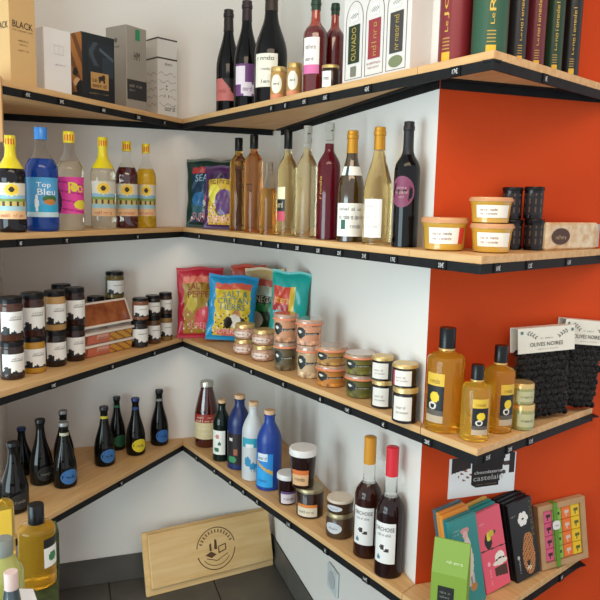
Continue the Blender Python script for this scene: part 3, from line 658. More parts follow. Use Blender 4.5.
# ------------------------------------------------------------------ second shelf tip: tubs, dark tubs, nougat
LID = mat('apricot_lid', '#cf9468', .35, trans=.1)
PATE = mat('tub_pate', '#c99a3a', .25, coat=.7)
def tub(label, px, wpx, yb, yt, e=None, on=None, red=False):
    return vessel('pate_tub', label, 'tub', px, wpx, yb, yt, 2, 'tub', PATE, e=e, on=on, caps=[(LID, .84, 1.0, 1.05, 'skin', 'lid')],
        labels=[dict(z=(.22, .70), a=(8, 52), col=(lambda u, v: '#c9352c' if u > .82 else '#ece5da') if red else '#e9e2d4', nu=16, text=[('~~~~ ~~~~', .12, .62, .55, .75), ('~~ ~~~~~~', .12, .62, .25, .42)], ink='#8a5a4a')], group='pâté tubs')
tub('wide pâté tub with a red label corner, alone by the white wall', 443.5, 45, 248.5, 217, e=.062, red=True)
t1 = tub('lower pâté tub of the stack of two', 490.5, 41, 250.5, 223, e=.062)
tub('upper pâté tub of the stack of two', 490, 41, 0, 197, on=t1)
DK = mat('dark_fig', '#141013', .18, coat=.3, spec=.2)
def darktub(label, px, wpx, yt, e=None, on=None, yb=249):
    return vessel('fig_jar', label, 'jar', px, wpx, yb, yt, 2, 'tube', DK, e=e, on=on, caps=[(mat('black_lid', '#111012', .3, spec=.25), .88, 1.0, 1.06, 'skin', 'lid')],
        labels=[dict(z=(.12, .8), a=(0, 70), col=lambda u, v: '#5c4a3c' if int(u * 16) % 4 == 1 and int(v * 8) % 3 else '#1a1418', nu=16, nv=8, name='printed_wrap')], group='black lidded jars')
a1 = darktub('lower left of the four black lidded jars', 511, 19, 219.5, e=.10); a2 = darktub('lower right of the four black lidded jars', 532.5, 18.5, 219, e=.058)
darktub('upper left of the four black lidded jars', 511, 19, 187, on=a1); darktub('upper right of the four black lidded jars', 532.5, 18.5, 186.5, on=a2)
q = edge_point(546, 2, .026); z = ZT[2] + .0004; d = (P3 - P2).normalized()
q2 = edge_point(597, 2, .004)
dd = (q2 - q); wn = dd.length; H_ = height(q.x, q.y, z, 222.5)
root = thing('nougat_bar', 'cream almond nougat bar with brown oval label at the right end', 'nougat', (q.x, q.y, z), math.atan2(dd.y, dd.x))
b = MB()
b.box(0, wn, 0, .022, 0, H_); o = b.build('nougat', noisy('nougat_cream', '#e3d3b4', '#c79b66', 38, .4, .3), root, bevel=.005)
nf = lambda u, v, o=0: (wn * u, -.0006 - o, H_ * v)
b = MB(); b.add([nf(.25 + .17 * math.cos(R(a)), .5 + .30 * math.sin(R(a)), .0006) for a in range(0, 360, 12)], [tuple(range(30))]); ob = b.build('oval_label', c('#4a2e22'), root); lettering(nf, [('~~~~~~', .15, .35, .4, .55)], ob, '#cdb08a', off=.0016)
b = MB(); b.box(wn, wn + .012, .004, .018, .004, H_ - .004); b.build('wrapper_end', mat('cellophane', '#e8e2d6', .2, trans=.5), root)

# ------------------------------------------------------------------ third shelf, left: jars and trays
BLID = mat('black_lid', '#111012', .3, spec=.25)
def artlab(u, v):
    if v < .13 + .10 * math.sin(u * 9) ** 2 - .12 * u: return '#1c1a1b'
    if ell(u, v, .16, .28, .10, .10) or ell(u, v, .3, .2, .05, .16): return '#26231f'
    if .60 < v < .66 and .35 < u < .85: return '#a5a29c'
    return '#e6e4df'
def bjar(label, px, wpx, yb, yt, hx, on=None, low=False, lab=True, grp='large jars on the third shelf', name='preserve_jar', a=(12, 62), ztxt=True, e=None):
    return vessel(name, label, 'jar', px, wpx, yb, yt, 3, 'jar', jam(hx), on=on, e=e, low=low, caps=[screw(BLID, .865, .97, 'lid')], labels=[dict(z=(.16, .68), a=a, col=artlab, nu=20, nv=16, text=[('~~~~~~', .4, .85, .72, .82)] if ztxt else None, ink='#6f6c66')] if lab else [], group=grp)
lows = []
for px, wp, yb, yt, hx, nm in ((13, 23, 380.5, 342, '#2a1812', 'dark brown jar, lower row, far left'), (34.5, 22, 374, 337.5, '#b07f1e', 'mustard yellow jar in the lower row'), (56, 21, 367.5, 331, '#1f1412', 'blackish jar in the lower row, right of the mustard one'), (75.5, 19.5, 362, 326, '#2c1613', 'dark red-brown jar, lower row, beside the trays')):
    lows.append(bjar(nm, px, wp, yb, yt, hx, low=True))
for k, (px, wp, yt, hx, nm) in enumerate(((11.5, 23, 295, '#4a2a1c', 'brown jar, upper row, far left'), (33.5, 22.5, 291, '#3a1c16', 'dark red-brown jar on top of the mustard jar'), (55.5, 21, 289, '#b08a52', 'honey beige jar in the upper row'), (75, 20, 286, '#2a1512', 'near-black jar, upper row, beside the trays'))):
    bjar(nm, px, wp, 0, yt, hx, on=lows[k])
bk = bjar('dark jar standing behind the upper row, lower of a hidden pair', 64, 19, 350, 321, '#2a1812', lab=False)
bjar('dark jar behind the upper row, only its lid showing', 62, 19, 0, 283, '#2a1812', on=bk, lab=False)
# trays
def tray(label, xl, xr, yb, yt, on=None, tip=0, col='#b56a48'):
    z = ZT[3] + .0004 if on is None else on['z'] + on['h'] + .0006
    h1 = hit(xl, yb, 2, z); h2 = hit(xr, yb - 11, 2, z)
    if on: h1, h2 = Vector((on['a'][0], on['a'][1], z)), Vector((on['b'][0], on['b'][1], z))
    dd = (h2 - h1); W = dd.length; H = .043; D = .085
    root = thing('meat_tray', label, 'tray', h1, math.atan2(dd.y, dd.x), 'sealed trays')
    b = MB(); b.prism([(0, 0), (W, 0), (W, D), (0, D)], 0, H * .78); b.v = [(x + (0 if zz > .001 else (.006 if x < .01 else -.006)), y + (0 if zz > .001 else (.006 if y < .01 else -.006)), zz) for x, y, zz in b.v]
    b.build('tray', mat('tray_meat', '#a85a3e', .3, coat=.6), root, bevel=.002)
    b = MB(); b.box(-.005, W + .005, -.005, D + .005, H * .80, H); b.build('rim_film', c('#dccfc2', .3), root, bevel=.001)
    f = lambda u, v, o=0: (W * (.03 + .94 * u), .006 * (1 - v) - .0055 + .0045 - .003 - o, H * (.06 + .70 * v))
    lb = surf('sleeve_label', f, 20, 5, lambda u, v: '#c9953a' if u > .48 and (int(u * 20) + int(v * 5)) % 4 else ('#8a4a2c' if u > .48 else ('#d8a08c' if .2 < u < .46 and v > .3 else '#c26a52')), root)
    lettering(f, [('~~~~~~~', .22, .44, .4, .8)], lb, '#7a2f22', off=.0008)
    return dict(a=(h1.x, h1.y), b=(h2.x, h2.y), z=z, h=H, root=root)
tr1 = tray('bottom sealed tray of the pile of three', 86, 133, 359, 336)
tr2 = tray('middle sealed tray of the pile of three', 86, 133, 0, 0, on=tr1)
# top tray tipped up on its long side, showing its film
z = tr2['z'] + tr2['h'] + .0006
a_, b_ = Vector(tr2['a']), Vector(tr2['b']); dd = b_ - a_; W = dd.length + .012; Hh = .092
root = thing('meat_tray', 'topmost tray tipped up to show its red-brown film face', 'tray', (a_.x, a_.y, z + .001), math.atan2(dd.y, dd.x), 'sealed trays')
tl = R(24)
def tip(o): o.rotation_euler = (-tl, 0, 0); o.location = (0, .012, .0115); return o
b = MB(); b.box(-.004, W, -.003, 0, 0, Hh); tip(b.build('rim', c('#e2d6ca', .3), root, bevel=.001))
b = MB(); b.box(.004, W - .008, 0, .026, .006, Hh - .006); tip(b.build('tray', mat('tray_meat'), root, bevel=.003))
b = MB(); b.box(.005, W - .010, -.0045, -.003, .008, Hh - .008); tip(b.build('meat_film', noisy('film_meat', '#7d3c22', '#a8623a', 22, .15, .2, coat=1), root, bevel=.0012))
# small jars near corner
sj = []
for px, wp, yb, yt, hx, nm in ((139.5, 17, 344.5, 320.5, '#241512', 'small dark jar, lower row, next to the trays'), (153.5, 14, 340.5, 317, '#5a3a20', 'small brown jar, lower row, in the middle'), (166, 12.5, 337.5, 314.5, '#8a6a3a', 'small tan jar, lower row, nearest the corner')):
    sj.append(bjar(nm, px, wp, yb, yt, hx, low=True, grp='small jars on the third shelf', ztxt=False, e={139.5: .022, 153.5: .018, 166: .014}[px] + wp * .0012))
for k, (px, wp, yt, hx, nm) in enumerate(((140.5, 16, 296.5, '#7a4a30', 'small reddish jar, upper row, next to the tipped tray'), (153, 14.5, 294, '#1f1514', 'small black jar, upper row, in the middle'), (165.5, 13, 291.5, '#3a241a', 'small brown jar, upper row, nearest the corner'))):
    bjar(nm, px, wp, 0, yt, hx, on=sj[k], grp='small jars on the third shelf', ztxt=False)
# jar standing behind the tipped tray, on hidden pile
def colm(px, yb, wp, tops, names, hxs):
    prev = None
    for yt, nm, hx in zip(tops, names, hxs):
        prev = bjar(nm, px, wp, yb, yt, hx, on=prev, grp='small jars on the third shelf', ztxt=False, lab=prev is not None)
    return prev
colm(115, 341, 18, (322.5, 296.5, 270.5), ('lowest jar of the pile hidden behind the trays', 'middle jar of the pile hidden behind the trays', 'small olive jar standing above the tipped tray'), ('#2a1a12', '#2a1a12', '#6a5a2c'))
colm(96, 343, 17, (322, 295), ('hidden jar below the dark lid behind the trays', 'dark lid jar peeking above the left of the tipped tray'), ('#2a1a12', '#2a1a12'))

# ---- third shelf corner: crisp bags
bag('crisp_bag', 'orange-red crisp bag at the back between the red and green ones', 'crisp bag', 242, 34, 331, 264, 3, lambda u, v: '#cf4526', T=.025, tilt=3, yaw=-6, back='#cf4526', group=CG)
bag('crisp_bag', 'tan and green crisp bag lettered VINEGAR, behind the tall jars', 'crisp bag', 264, 40, 337, 268, 3, lambda u, v: '#c9ac74' if v > .84 else ('#cf5a44' if v > .74 else ('#b9c4a8' if v > .60 else ('#1d3a24' if v > .48 else ('#2f8a3e' if v > .38 else ('#d8d2c2' if ell(u, v, .3, .25, .2, .12) else '#1f3a22'))))),
    text=[([('VINEGAR', .15, .85, .50, .59)], '#d8cfa8')], T=.026, tilt=3, yaw=-12, back='#c9ac74', group=CG)
bag('crisp_bag', 'turquoise crisp bag with red and yellow panel, rightmost of the bags', 'crisp bag', 294, 40, 352, 272, 3, lambda u, v: '#169a90' if (u > .66 or v > .80 or u < .06 or v < .3) else ('#d8b12f' if u > .54 else ('#c9412c' if v > .58 else ('#a83a3a' if v > .5 else ('#2a8fa0' if v > .42 else '#2c9a8c')))),
    text=[([('~~~~~~~', .12, .52, .60, .70)], '#e8b13a'), ([('~~~~~~', .1, .5, .44, .52)], '#b7dcd8')], T=.045, tilt=5, yaw=-16, roll=3, back='#169a90', group=CG)
bag('crisp_bag', 'red crisp bag with olive panel at the shelf joint', 'crisp bag', 200, 47, 338, 267, 3, crisp('#b8283a', '#a8862c', [('#e0525c', .62, .28, .26, .16), ('#241d1e', .78, .47, .13, .11), ('#d9c9c2', .66, .44, .05, .06), ('#c9b440', .3, .5, .12, .12)], '#d9705c'),
    text=[([('SUPERBON', .22, .95, .13, .22)], '#f0a8a4'), ([('SALT &', .22, .72, .68, .77), ('PEPPER', .22, .80, .57, .66)], '#8a2a24')], T=.05, tilt=9, yaw=4, roll=0, back='#b8283a', group=CG)
bag('crisp_bag', 'blue crisp bag with yellow panel, foremost of the bags', 'crisp bag', 230, 50, 343, 277, 3, crisp('#1f8fc2', '#d8b92c', [('#2a241f', .42, .27, .09, .09), ('#e8e0d2', .55, .30, .13, .10), ('#3a322c', .70, .26, .10, .09), ('#c98a5a', .58, .38, .10, .08), ('#d8705c', .45, .12, .28, .05)], '#d8604a'),
    text=[([('SUPERBON', .18, .84, .10, .18)], '#f0c0b8'), ([('SALT &', .28, .80, .66, .75), ('CRETAN', .18, .82, .56, .65), ('HERBS', .24, .76, .46, .55)], '#1f7a8c')], T=.055, tilt=10, yaw=4, roll=4, back='#1f8fc2', group=CG)

# ---- third shelf, right: stacks of jars
RILL = noisy('rillettes', '#9c6c52', '#caa28a', 90, .35, coat=.6); ORL = mat('orange_rubber', '#d9805a', .45)
GLT = mat('glass_lid', '#d9b49c', .08, trans=.45, coat=1)
def potjar(label, px, wpx, yb, yt, on=None):
    return vessel('rillettes_jar', label, 'jar', px, wpx, yb, yt, 3, 'potjar', RILL, on=on, low=not on, caps=[(GOLD, .76, 1.0, .86, 'skin', 'lid')],
        labels=[dict(z=(.2, .56), a=(-22, 50), col='#dcc6b8', round=True, name='oval_label', text=[('~~~~', .3, .7, .4, .6)], ink='#7a4a3a')], group='squat jars with gold lids')
k1 = potjar('lower jar of the left squat gold-lidded stack', 244.5, 23, 355.5, 340); potjar('upper jar of the left squat gold-lidded stack', 245, 23, 0, 321.5, on=k1)
k2 = potjar('lower jar of the right squat gold-lidded stack', 263, 23.5, 362.5, 346); potjar('upper jar of the right squat gold-lidded stack', 264, 24, 0, 327, on=k2)
def leaflab(u, v): return '#d9d4c9' if ell(u, v, .22, .62, .09, .09) else ('#1f2320' if (ell(u, v, .25, .55, .22, .38) or (.3 < u < .98 and .40 < v < .58)) else ('#c9c2b2' if ell(u, v, .2, .75, .06, .08) else None))
def chunky(hx):
    k = 'weck_' + hx[1:]
    if k in MATS: return MATS[k]
    r_, g_, b_ = [int(hx[i:i + 2], 16) for i in (1, 3, 5)]
    lt = '#%02x%02x%02x' % (min(255, int(r_ * 1.25 + 14)), min(255, int(g_ * 1.28 + 14)), min(255, int(b_ * 1.3 + 16)))
    return noisy(k, '#%02x%02x%02x' % (int(r_ * .7), int(g_ * .66), int(b_ * .62)), lt, 55, .3, coat=.6)
def weck(label, px, wpx, yb, yt, hx, on=None, a=(-12, 62), tall=True):
    f = lambda u, v: leaflab(u, v) or hx
    return vessel('preserve_jar', label, 'jar', px, wpx, yb, yt, 3, 'rimjar', chunky(hx), on=on, low=not on,
        caps=[(ORL, .80, .86, 1.06, 'skin', 'rubber_ring'), (GLT, .86, 1.0, 1.0, 'skin', 'glass_lid')],
        labels=[dict(z=(.2, .74), a=a, col=f, nu=22, nv=14, name='leaf_label', rough=.4, text=[('~~~~~', .45, .9, .44, .54)], ink='#e0dccf')], group='jars with orange rubber rings')
w1 = weck('tall jar of dark green beans, lower of its stack', 285, 23.5, 371.5, 343, '#5c5038'); weck('tall jar of pinkish preserve on top of the bean jar', 285.5, 25, 0, 311, '#c08a66', on=w1)
w2 = weck('tall jar of cream preserve, lower of its stack', 309, 26, 379.5, 346.5, '#bfa27e'); weck('tall jar of salmon preserve on top of the cream jar', 309, 27, 0, 316, '#c98e6c', on=w2)
w3 = weck('wide low jar of orange preserve, lower of its stack', 331.5, 32, 388.5, 366.5, '#b5742e'); weck('wide low jar of orange and green preserve, upper of its stack', 331.5, 32, 0, 342, '#a8793c', on=w3)
w4 = weck('wide low jar of green preserve, lower of its stack', 360, 31, 399.5, 376, '#5a5620'); weck('wide low jar of olive preserve, upper of its stack', 360, 31, 0, 349, '#6d6426', on=w4)
def gjar(label, px, wpx, yb, yt, on=None, pk=False):
    return vessel('jam_jar', label, 'jar', px, wpx, yb, yt, 3, 'jar', jam('#1f1110'), on=on, low=not on, caps=[(GOLD, .85, 1.0, .99, 'skin', 'lid')],
        labels=[dict(z=(.1, .76), a=(-14, 44), col=(lambda u, v: '#b8405a' if u < .1 else '#e4dcd2') if pk else '#e2dcd2', nu=16, text=[('~~~~', .2, .7, .5, .62), ('~~~~~~~~~', .2, .85, .3, .4)], ink='#8a7a70')], group='dark jam jars with gold lids')
g1 = gjar('lower jam jar of the left gold-lidded dark stack', 382, 22.5, 409.5, 381.5); gjar('upper jam jar of the left gold-lidded dark stack', 382, 22.5, 0, 353, on=g1)
g2 = gjar('lower jam jar of the right gold-lidded dark stack', 404.5, 25.5, 416.5, 388.5); gjar('upper jam jar with a pink label edge', 404.5, 26, 0, 360, on=g2, pk=True)

# ---- third shelf tip: oils, jars, olives
OIL = liq('#f6c440', 1.3, .82); OIL2 = liq('#f8d452', 1.3, .82)
OILLO = mat('oil_amber', '#b5701c', .05, trans=.7, ior=1.3)
def oillab(u, v):
    if v > .74: return '#d8b13a'
    if v < .14: return '#b9a488'
    if v < .26: return '#5a5148'
    if ell(u, v, .52, .52, .26, .11): return '#e0c22f'
    if ell(u, v, .42, .34, .22, .08) and not ell(u, v, .42, .34, .13, .045): return '#d9d4c8'
    return '#17171a'
def oil(label, px, wpx, yb, yt, mt, a, z=(.10, .58)):
    return vessel('oil_bottle', label, 'bottle', px, wpx, yb, yt, 3, 'oil', mt, caps=[screw(BLACKCAP, .805, .43), (mat('gold_ring', '#c9a262', .3, metal=.6), .785, .805, .44, 'skin', 'neck_ring')],
        labels=[dict(z=z, a=a, col=oillab, nu=30, nv=48, text=[('~~~~~', .2, .8, .8, .9)], ink='#8a6a1c')], group='olive oil bottles on the third shelf', seg=36)
oil('tallest olive oil bottle, beside the white wall edge', 442.5, 37, 433, 326, OIL, (-32, 30)); oil('medium olive oil bottle at the back right', 496, 30, 434, 344, OIL, (38, 30)); oil('smallest olive oil bottle at the shelf point', 473.5, 29, 442.5, 363, OIL2, (22, 33))
GRN = mat('green_tapenade', '#8a8a4a', .3, coat=1)
n1 = vessel('tapenade_jar', 'lower of two flat green jars beside the oil', 'jar', 521.5, 22.5, 431, 405, 3, 'jar', GRN, low=True, caps=[(GOLD, .74, 1.0, 1.0, 'skin', 'lid')], labels=[dict(z=(.15, .65), a=(25, 50), col='#b9b58a', text=[('~~~~~~~~', .2, .8, .4, .6)])], group='flat green jars')
vessel('tapenade_jar', 'upper of two flat green jars beside the oil', 'jar', 521.5, 23, 0, 379, 3, 'jar', GRN, on=n1, caps=[(GOLD, .74, 1.0, 1.0, 'skin', 'lid')], labels=[dict(z=(.15, .65), a=(25, 50), col='#b9b58a', text=[('~~~~~~~~', .2, .8, .4, .6)])], group='flat green jars')
OLV = mat('black_olive', '#0a0708', .3, spec=.12); FILM = mat('clear_film', '#cfcac4', .12, trans=.92, ior=1.05); CARD = c('#e3ddcd')
SHINY = mat('shiny_film', '#d8d4d0', .12); SHINY.node_tree.nodes['Principled BSDF'].inputs['Alpha'].default_value = .02
def olives(label, px, wpx, ybot, ytop, gap, tilt, yaw, seed, zroll=0, xoff=0):
    z = ZT[3] + .0004; y = -L - gap
    p_ = hit(px, 400, 1, y); x = p_.x; dep = proj((x, y, z))[2]; W = wpx * dep / FPX
    H = height(x, y, z, ytop) / math.cos(R(tilt)) * .985
    root = thing('olive_bag', label, 'olive bag', (x, y, z), R(yaw), 'vacuum bags of black olives')
    rr = random.Random(seed)
    bm = bmesh.new(); hb_ = H * .76; rad = .0098; nx = int((W - .016) / (rad * 1.75)); nz = int((hb_ - .012) / (rad * 1.75))
    for layer in (0, 1):
        for i in range(nx + 1):
            for k in range(nz + 1):
                X = -W / 2 + .013 + (W - .026) * i / nx + rr.uniform(-.0025, .0025) + (.5 if (k + layer) % 2 else -.0) * (W - .026) / nx * (1 if i < nx else -1); Z = .012 + (hb_ - .022) * k / nz + rr.uniform(-.002, .002)
                Y = (-.0045 if layer == 0 else .005) + rr.uniform(-.0025, .0025)
                s = rad * rr.uniform(.85, 1.12)
                mm = Matrix.Translation((X, Y, Z)) @ Matrix.Rotation(rr.random() * 6, 4, 'Y') @ Matrix.Diagonal((s * 1.16, s * .9, s * .96, 1))
                bmesh.ops.create_icosphere(bm, subdivisions=2, radius=1, matrix=mm)
    me = bpy.data.meshes.new('olives'); bm.to_mesh(me); bm.free(); me.materials.append(OLV)
    me.polygons.foreach_set('use_smooth', [True] * len(me.polygons))
    o = bpy.data.objects.new('olives', me); COL.objects.link(o); o.parent = root; o['kind'] = 'stuff'
    parts = [o]
    mb = MB()
    def fil(sg):
        return lambda u, v: (W * (u - .5) * (1.02), sg * (.0155 * max(0, 1 - abs(2 * u - 1) ** 6) ** .5 * max(0, min(1, v * 9, (1 - v) * 9)) ** .5 + .0006 + .0006 * math.sin(31 * u) * math.sin(27 * v)), hb_ * 1.02 * v)
    mb.grid(fil(-1), 20, 22); mb.grid(fil(1), 20, 22, None, True); parts.append(mb.build('film_bag', SHINY, root, 60))
    mb = MB(); mb.box(-W * .53, W * .53, -.0185, -.017, hb_ * .965, H); mb.box(-W * .53, W * .53, .011, .0125, hb_ * .965, H); mb.box(-W * .53, W * .53, -.0185, .0125, H, H + .001)
    cd_ = mb.build('card_header', CARD, root); parts.append(cd_)
    f = lambda u, v, o=0: (-W * .53 + W * 1.06 * u, -.0188 - o, hb_ * .965 + (H - hb_ * .965) * v)
    lettering(f, [('OLIVES NOIRES', .2, .78, .26, .42)], cd_, '#3a3230'); lettering(f, [('~~ ~~~~~', .38, .6, .55, .63), ('~~~~~~~ ~~ ~~~~~~~~', .34, .7, .12, .17)], cd_, '#8a8478')
    for cu in (.24, .78):
        b2 = MB()
        sg = 1 if cu < .5 else -1
        for k in range(8):                                  # leaves set alternately along a drooping stem
            tt = k / 7; u0 = cu + sg * (-.075 + .15 * tt); v0 = .82 - .22 * tt ** 1.5 + (.05 if k % 2 else -.05); al = sg * ((.9 if k % 2 else -.9) - .3)
            b2.add([f(u0 + .024 * math.cos(R(a)) * math.cos(al) - .008 * math.sin(R(a)) * math.sin(al), v0 + 2.4 * (.024 * math.cos(R(a)) * math.sin(al) + .008 * math.sin(R(a)) * math.cos(al)), .001) for a in range(0, 360, 45)], [tuple(range(8))])
        b2.build('olive_branch_print', c('#54514a'), cd_)['kind'] = 'stuff'
    for cu in (.06, .95):
        b2 = MB(); b2.add([f(cu - .022, .78, .001), f(cu + .022, .78, .001), f(cu + .022, .90, .001), f(cu - .022, .90, .001)], [(0, 1, 2, 3)])
        b2.build('corner_mark', c('#4f7a78'), cd_)
    for q_ in parts: q_.rotation_euler = (R(-tilt), R(zroll), 0); q_.location = (0, 0, .004 + abs(math.sin(R(zroll))) * W / 2)
    return root
olives('front bag of black olives with cream card header', 542, 66, 416, 328, .052, 3.5, 3, 3, -1)
olives('rear bag of black olives half hidden behind the other', 572, 54, 405, 323, .0185, .5, -1, 5, 6)

# ------------------------------------------------------------------ bottom shelf, left: beers
def beer(label, px, wpx, yb, yt, oval=None, ring=None, cap='#1a1a1e', yaw=0, tx='~~~~'):
    lbs = []
    if oval: lbs.append(dict(z=(.07, .30), a=(24, 46), col=oval, round=True, name='oval_label', text=[(tx, .25, .75, .4, .6)], ink='#20365c' if oval != '#20201f' else '#8a8880'))
    caps = [(mat('beercap_' + cap[1:], cap, .35, metal=.3), .945, 1.0, .43, 'skin', 'crown_cap')]
    if ring: lbs.append(dict(z=(.80, .845), a=(0, 120), col=ring, name='neck_band', nv=2))
    return vessel('beer_bottle', label, 'bottle', px, wpx, yb, yt, 4, 'beer', BEER, caps=caps, labels=lbs, group='beer bottles on the bottom shelf')
beer('dark beer bottle with a blackish oval label, foremost at far left', 15.5, 27, 515.5, 440, '#20201f', tx='~~~~~')
beer('beer bottle with blue cap behind the far left one', 23, 20, 477, 426, None, None, '#26356b')
beer('all-black beer bottle with blackish label, third from the left', 42, 22.5, 486.5, 417.5, '#20201f', tx='~~~~~')
beer('tall beer bottle with blue oval label and silver neck ring, silver cap', 65.5, 23, 489.5, 420.5, '#3a72b0', '#b9b49a', '#8a8a88', tx='~~~~~')
beer('beer bottle directly behind the tall silver-ringed one', 64.5, 20, 472, 409, None, '#a8a48c', '#8a8a88')
beer('beer bottle with blue oval label and yellow neck band', 105, 20.5, 467.5, 405, '#3a72b0', '#c9b93a', '#2a2a2c', tx='~~~~~')
beer('beer bottle with green neck band and green label', 117.5, 16.5, 451, 395.5, '#1f5c3a', '#1f6a44', '#202426', tx='~~~~~')
beer('beer bottle with yellow oval label and blue cap', 136, 19, 456.5, 396.5, '#d9c62a', '#24407a', '#26356b', tx='~~~~~')
beer('beer bottle with blue label standing nearest the corner', 159.5, 18, 444.5, 388.5, '#2f66a8', '#8a8a84', '#1a1a1e', tx='~~~~~')

# ------------------------------------------------------------------ bottom shelf, right: juice, stone bottles, jars, red wines
CK = lambda: [(CORK, .95, 1.0, .44, 'skin', 'cork')]
vessel('juice_bottle', 'red-brown juice bottle with metal cap and cream label', 'bottle', 206.5, 24, 448.5, 379, 4, 'juice', mat('juice', '#4a140c', .06, coat=1, trans=.15), caps=[screw(SILVER, .92, .56)],
       labels=[dict(z=(.14, .52), a=(-8, 66), col=lambda u, v: '#9c2f26' if v > .66 else '#d8c79a', nv=18, text=[('~~~ ~~', .2, .8, .84, .93), ('~~~~~~', .15, .85, .70, .80), ('~~~~~~~', .2, .7, .4, .52), ('~~~~~~~~~~', .2, .75, .2, .3)], ink='#e8dcc0')])
GS = 'stoneware-look bottles with corks'
vessel('stone_bottle', 'small dark green bottle with cork and white label', 'bottle', 221.5, 17.5, 462, 398.5, 4, 'stone', DGREEN, caps=CK(), labels=[dict(z=(.12, .52), a=(-25, 48), col=lambda u, v: '#2f6a4a' if ell(u, v, .4, .2, .18, .1) or ell(u, v, .6, .45, .12, .08) else ('#c97a6c' if ell(u, v, .45, .75, .15, .08) else '#e6e4da'), nu=14, nv=18)], group=GS)
NAVY = mat('navy_stone', '#1b2a5e', .32); ROYAL = mat('royal_stone', '#1f3f8f', .32)
vessel('stone_bottle', 'navy bottle with cork and dark floral label', 'bottle', 239, 23.5, 470.5, 393, 4, 'stone', NAVY, caps=CK(), labels=[dict(z=(.08, .50), a=(-28, 46), col=lambda u, v: '#3a8a5c' if ell(u, v, .4, .15, .25, .1) else ('#9c5a3a' if ell(u, v, .6, .4, .14, .1) else ('#d8cfc0' if ell(u, v, .3, .8, .12, .05) else '#241a1c')), nu=14, nv=20)], group=GS)
vessel('stone_bottle', 'white bottle with cork and teal label', 'bottle', 252.5, 22, 481.5, 400, 4, 'stone', mat('white_stone', '#c4c6c6', .35), caps=CK(), labels=[dict(z=(.44, .56), a=(-22, 42), col=lambda u, v: '#d8d8d4' if .25 < u < .8 and v < .4 else '#2f9ab0', nv=8), dict(z=(.12, .34), a=(-10, 46), col=lambda u, v: '#2f86b0' if ell(u, v, .3, .6, .2, .3) or ell(u, v, .62, .35, .22, .2) else '#c4c6c6', nu=16, nv=12, name='printed_motif', text=[('~~~', .5, .95, .02, .3)], ink='#2f86b0')], group=GS)
vessel('stone_bottle', 'royal blue bottle with cork and sky blue label', 'bottle', 268.5, 25, 491.5, 408, 4, 'stone', ROYAL, caps=CK(), labels=[dict(z=(.05, .48), a=(-26, 44), col=lambda u, v: '#d8dfe4' if v > .78 and .15 < u < .75 else ('#c9a24a' if abs(v - .72 + .3 * u) < .05 else ('#2f9fe0' if v < .6 - .2 * u else '#2a86cf')), nu=14, nv=22, text=[('~~~~', .2, .7, .82, .92), ('~~~~~', .15, .7, .15, .25)], ink='#24508a')], group=GS)
DJ = jam('#241110'); WL = mat('white_lid', '#dedcda', .35)
vessel('honey_jar', 'jar with white lid and lilac label, on the shelf', 'jar', 287, 20.5, 506.5, 468, 4, 'taper', DJ, caps=[(WL, .84, 1.0, 1.05, 'skin', 'lid')], labels=[dict(z=(.06, .46), a=(12, 55), col=lambda u, v: '#6a4a7c' if v > .75 else '#d9cfd4', nv=10, text=[('~~~~~', .2, .8, .3, .55)])])
j2 = vessel('honey_jar', 'brown jar with silver lid and orange label, on the shelf', 'jar', 309.5, 27, 519.5, 480, 4, 'jar', jam('#2c1710'), caps=[(mat('brass_lid', '#a89a78', .32, metal=.7), .87, 1.0, .99, 'skin', 'lid')], labels=[dict(z=(.08, .5), a=(-14, 46), col=lambda u, v: '#d9823a' if v > .72 else '#ddd3bc', nv=12, text=[('~~~~~~', .15, .85, .3, .5)])])
vessel('honey_jar', 'jar with white lid perched on top of the brown jar', 'jar', 302.5, 27, 0, 442, 4, 'taper', DJ, on=j2, caps=[(WL, .84, 1.0, 1.05, 'skin', 'lid')], labels=[dict(z=(.10, .50), a=(-14, 42), col=lambda u, v: '#d8743a' if v > .7 else '#e0b486', nv=10, text=[('~~~~~', .2, .8, .3, .55)])])
PJ = jam('#4a3524')
def flat(label, px, wpx, yb, yt, on=None, top=None):
    return vessel('terrine_jar', label, 'jar', px, wpx, yb, yt, 4, 'jar', PJ, on=on, low=not on, caps=[(top or mat('brass_lid'), .82, 1.0, .99, 'skin', 'lid')], labels=[dict(z=(.22, .66), a=(-28, 38), col='#c9cdd2', round=True, name='oval_label', text=[('~~~~~~~', .25, .75, .4, .58)])], group='flat terrine jars')
f1 = flat('lower of the two flat terrine jars', 339, 27.5, 540, 515); flat('upper of the two flat terrine jars', 340, 27, 0, 491, on=f1, top=mat('cream_lid', '#cdbfae', .4))
RW = mat('red_wine_body', '#1f0a0a', .06, coat=.4, spec=.2); RW2 = mat('amber_wine_body', '#2e120a', .06, coat=.4, spec=.2)
def redw(label, px, wpx, yb, yt, capm, body):
    return vessel('wine_bottle', label, 'bottle', px, wpx, yb, yt, 4, 'slim', body, fill=.62, neck=CLEAR, caps=[capsule(capm, .78, 'wax_capsule')],
        labels=[dict(z=(.12, .44), a=(-20, 46), col=lambda u, v: '#3a332c' if ell(u, v, .4, .40, .12, .06) or ell(u, v, .62, .33, .1, .05) else ('#4f7f8c' if ell(u, v, .25, .14, .08, .05) else '#e6e4e0'), nu=18, nv=24, text=[('ORCHOISE', .06, .94, .80, .90), ('~~~~~ ~~ ~~~~~', .15, .8, .68, .75)])], group='wines on the bottom shelf')
PROF['slim2'] = [(1, 0), (1, .48), (.98, .52), (.88, .56), (.68, .60), (.50, .625), (.43, .65), (.42, .70), (.42, 1)]
def redw2(*a):
    PROF['slim'], s = PROF['slim2'], PROF['slim']; r_ = redw(*a); PROF['slim'] = s; return r_
redw2('red-brown wine bottle with orange-gold wax capsule', 366, 27, 559.5, 435, mat('gold_wax', '#cf8f2a', .4), RW2)
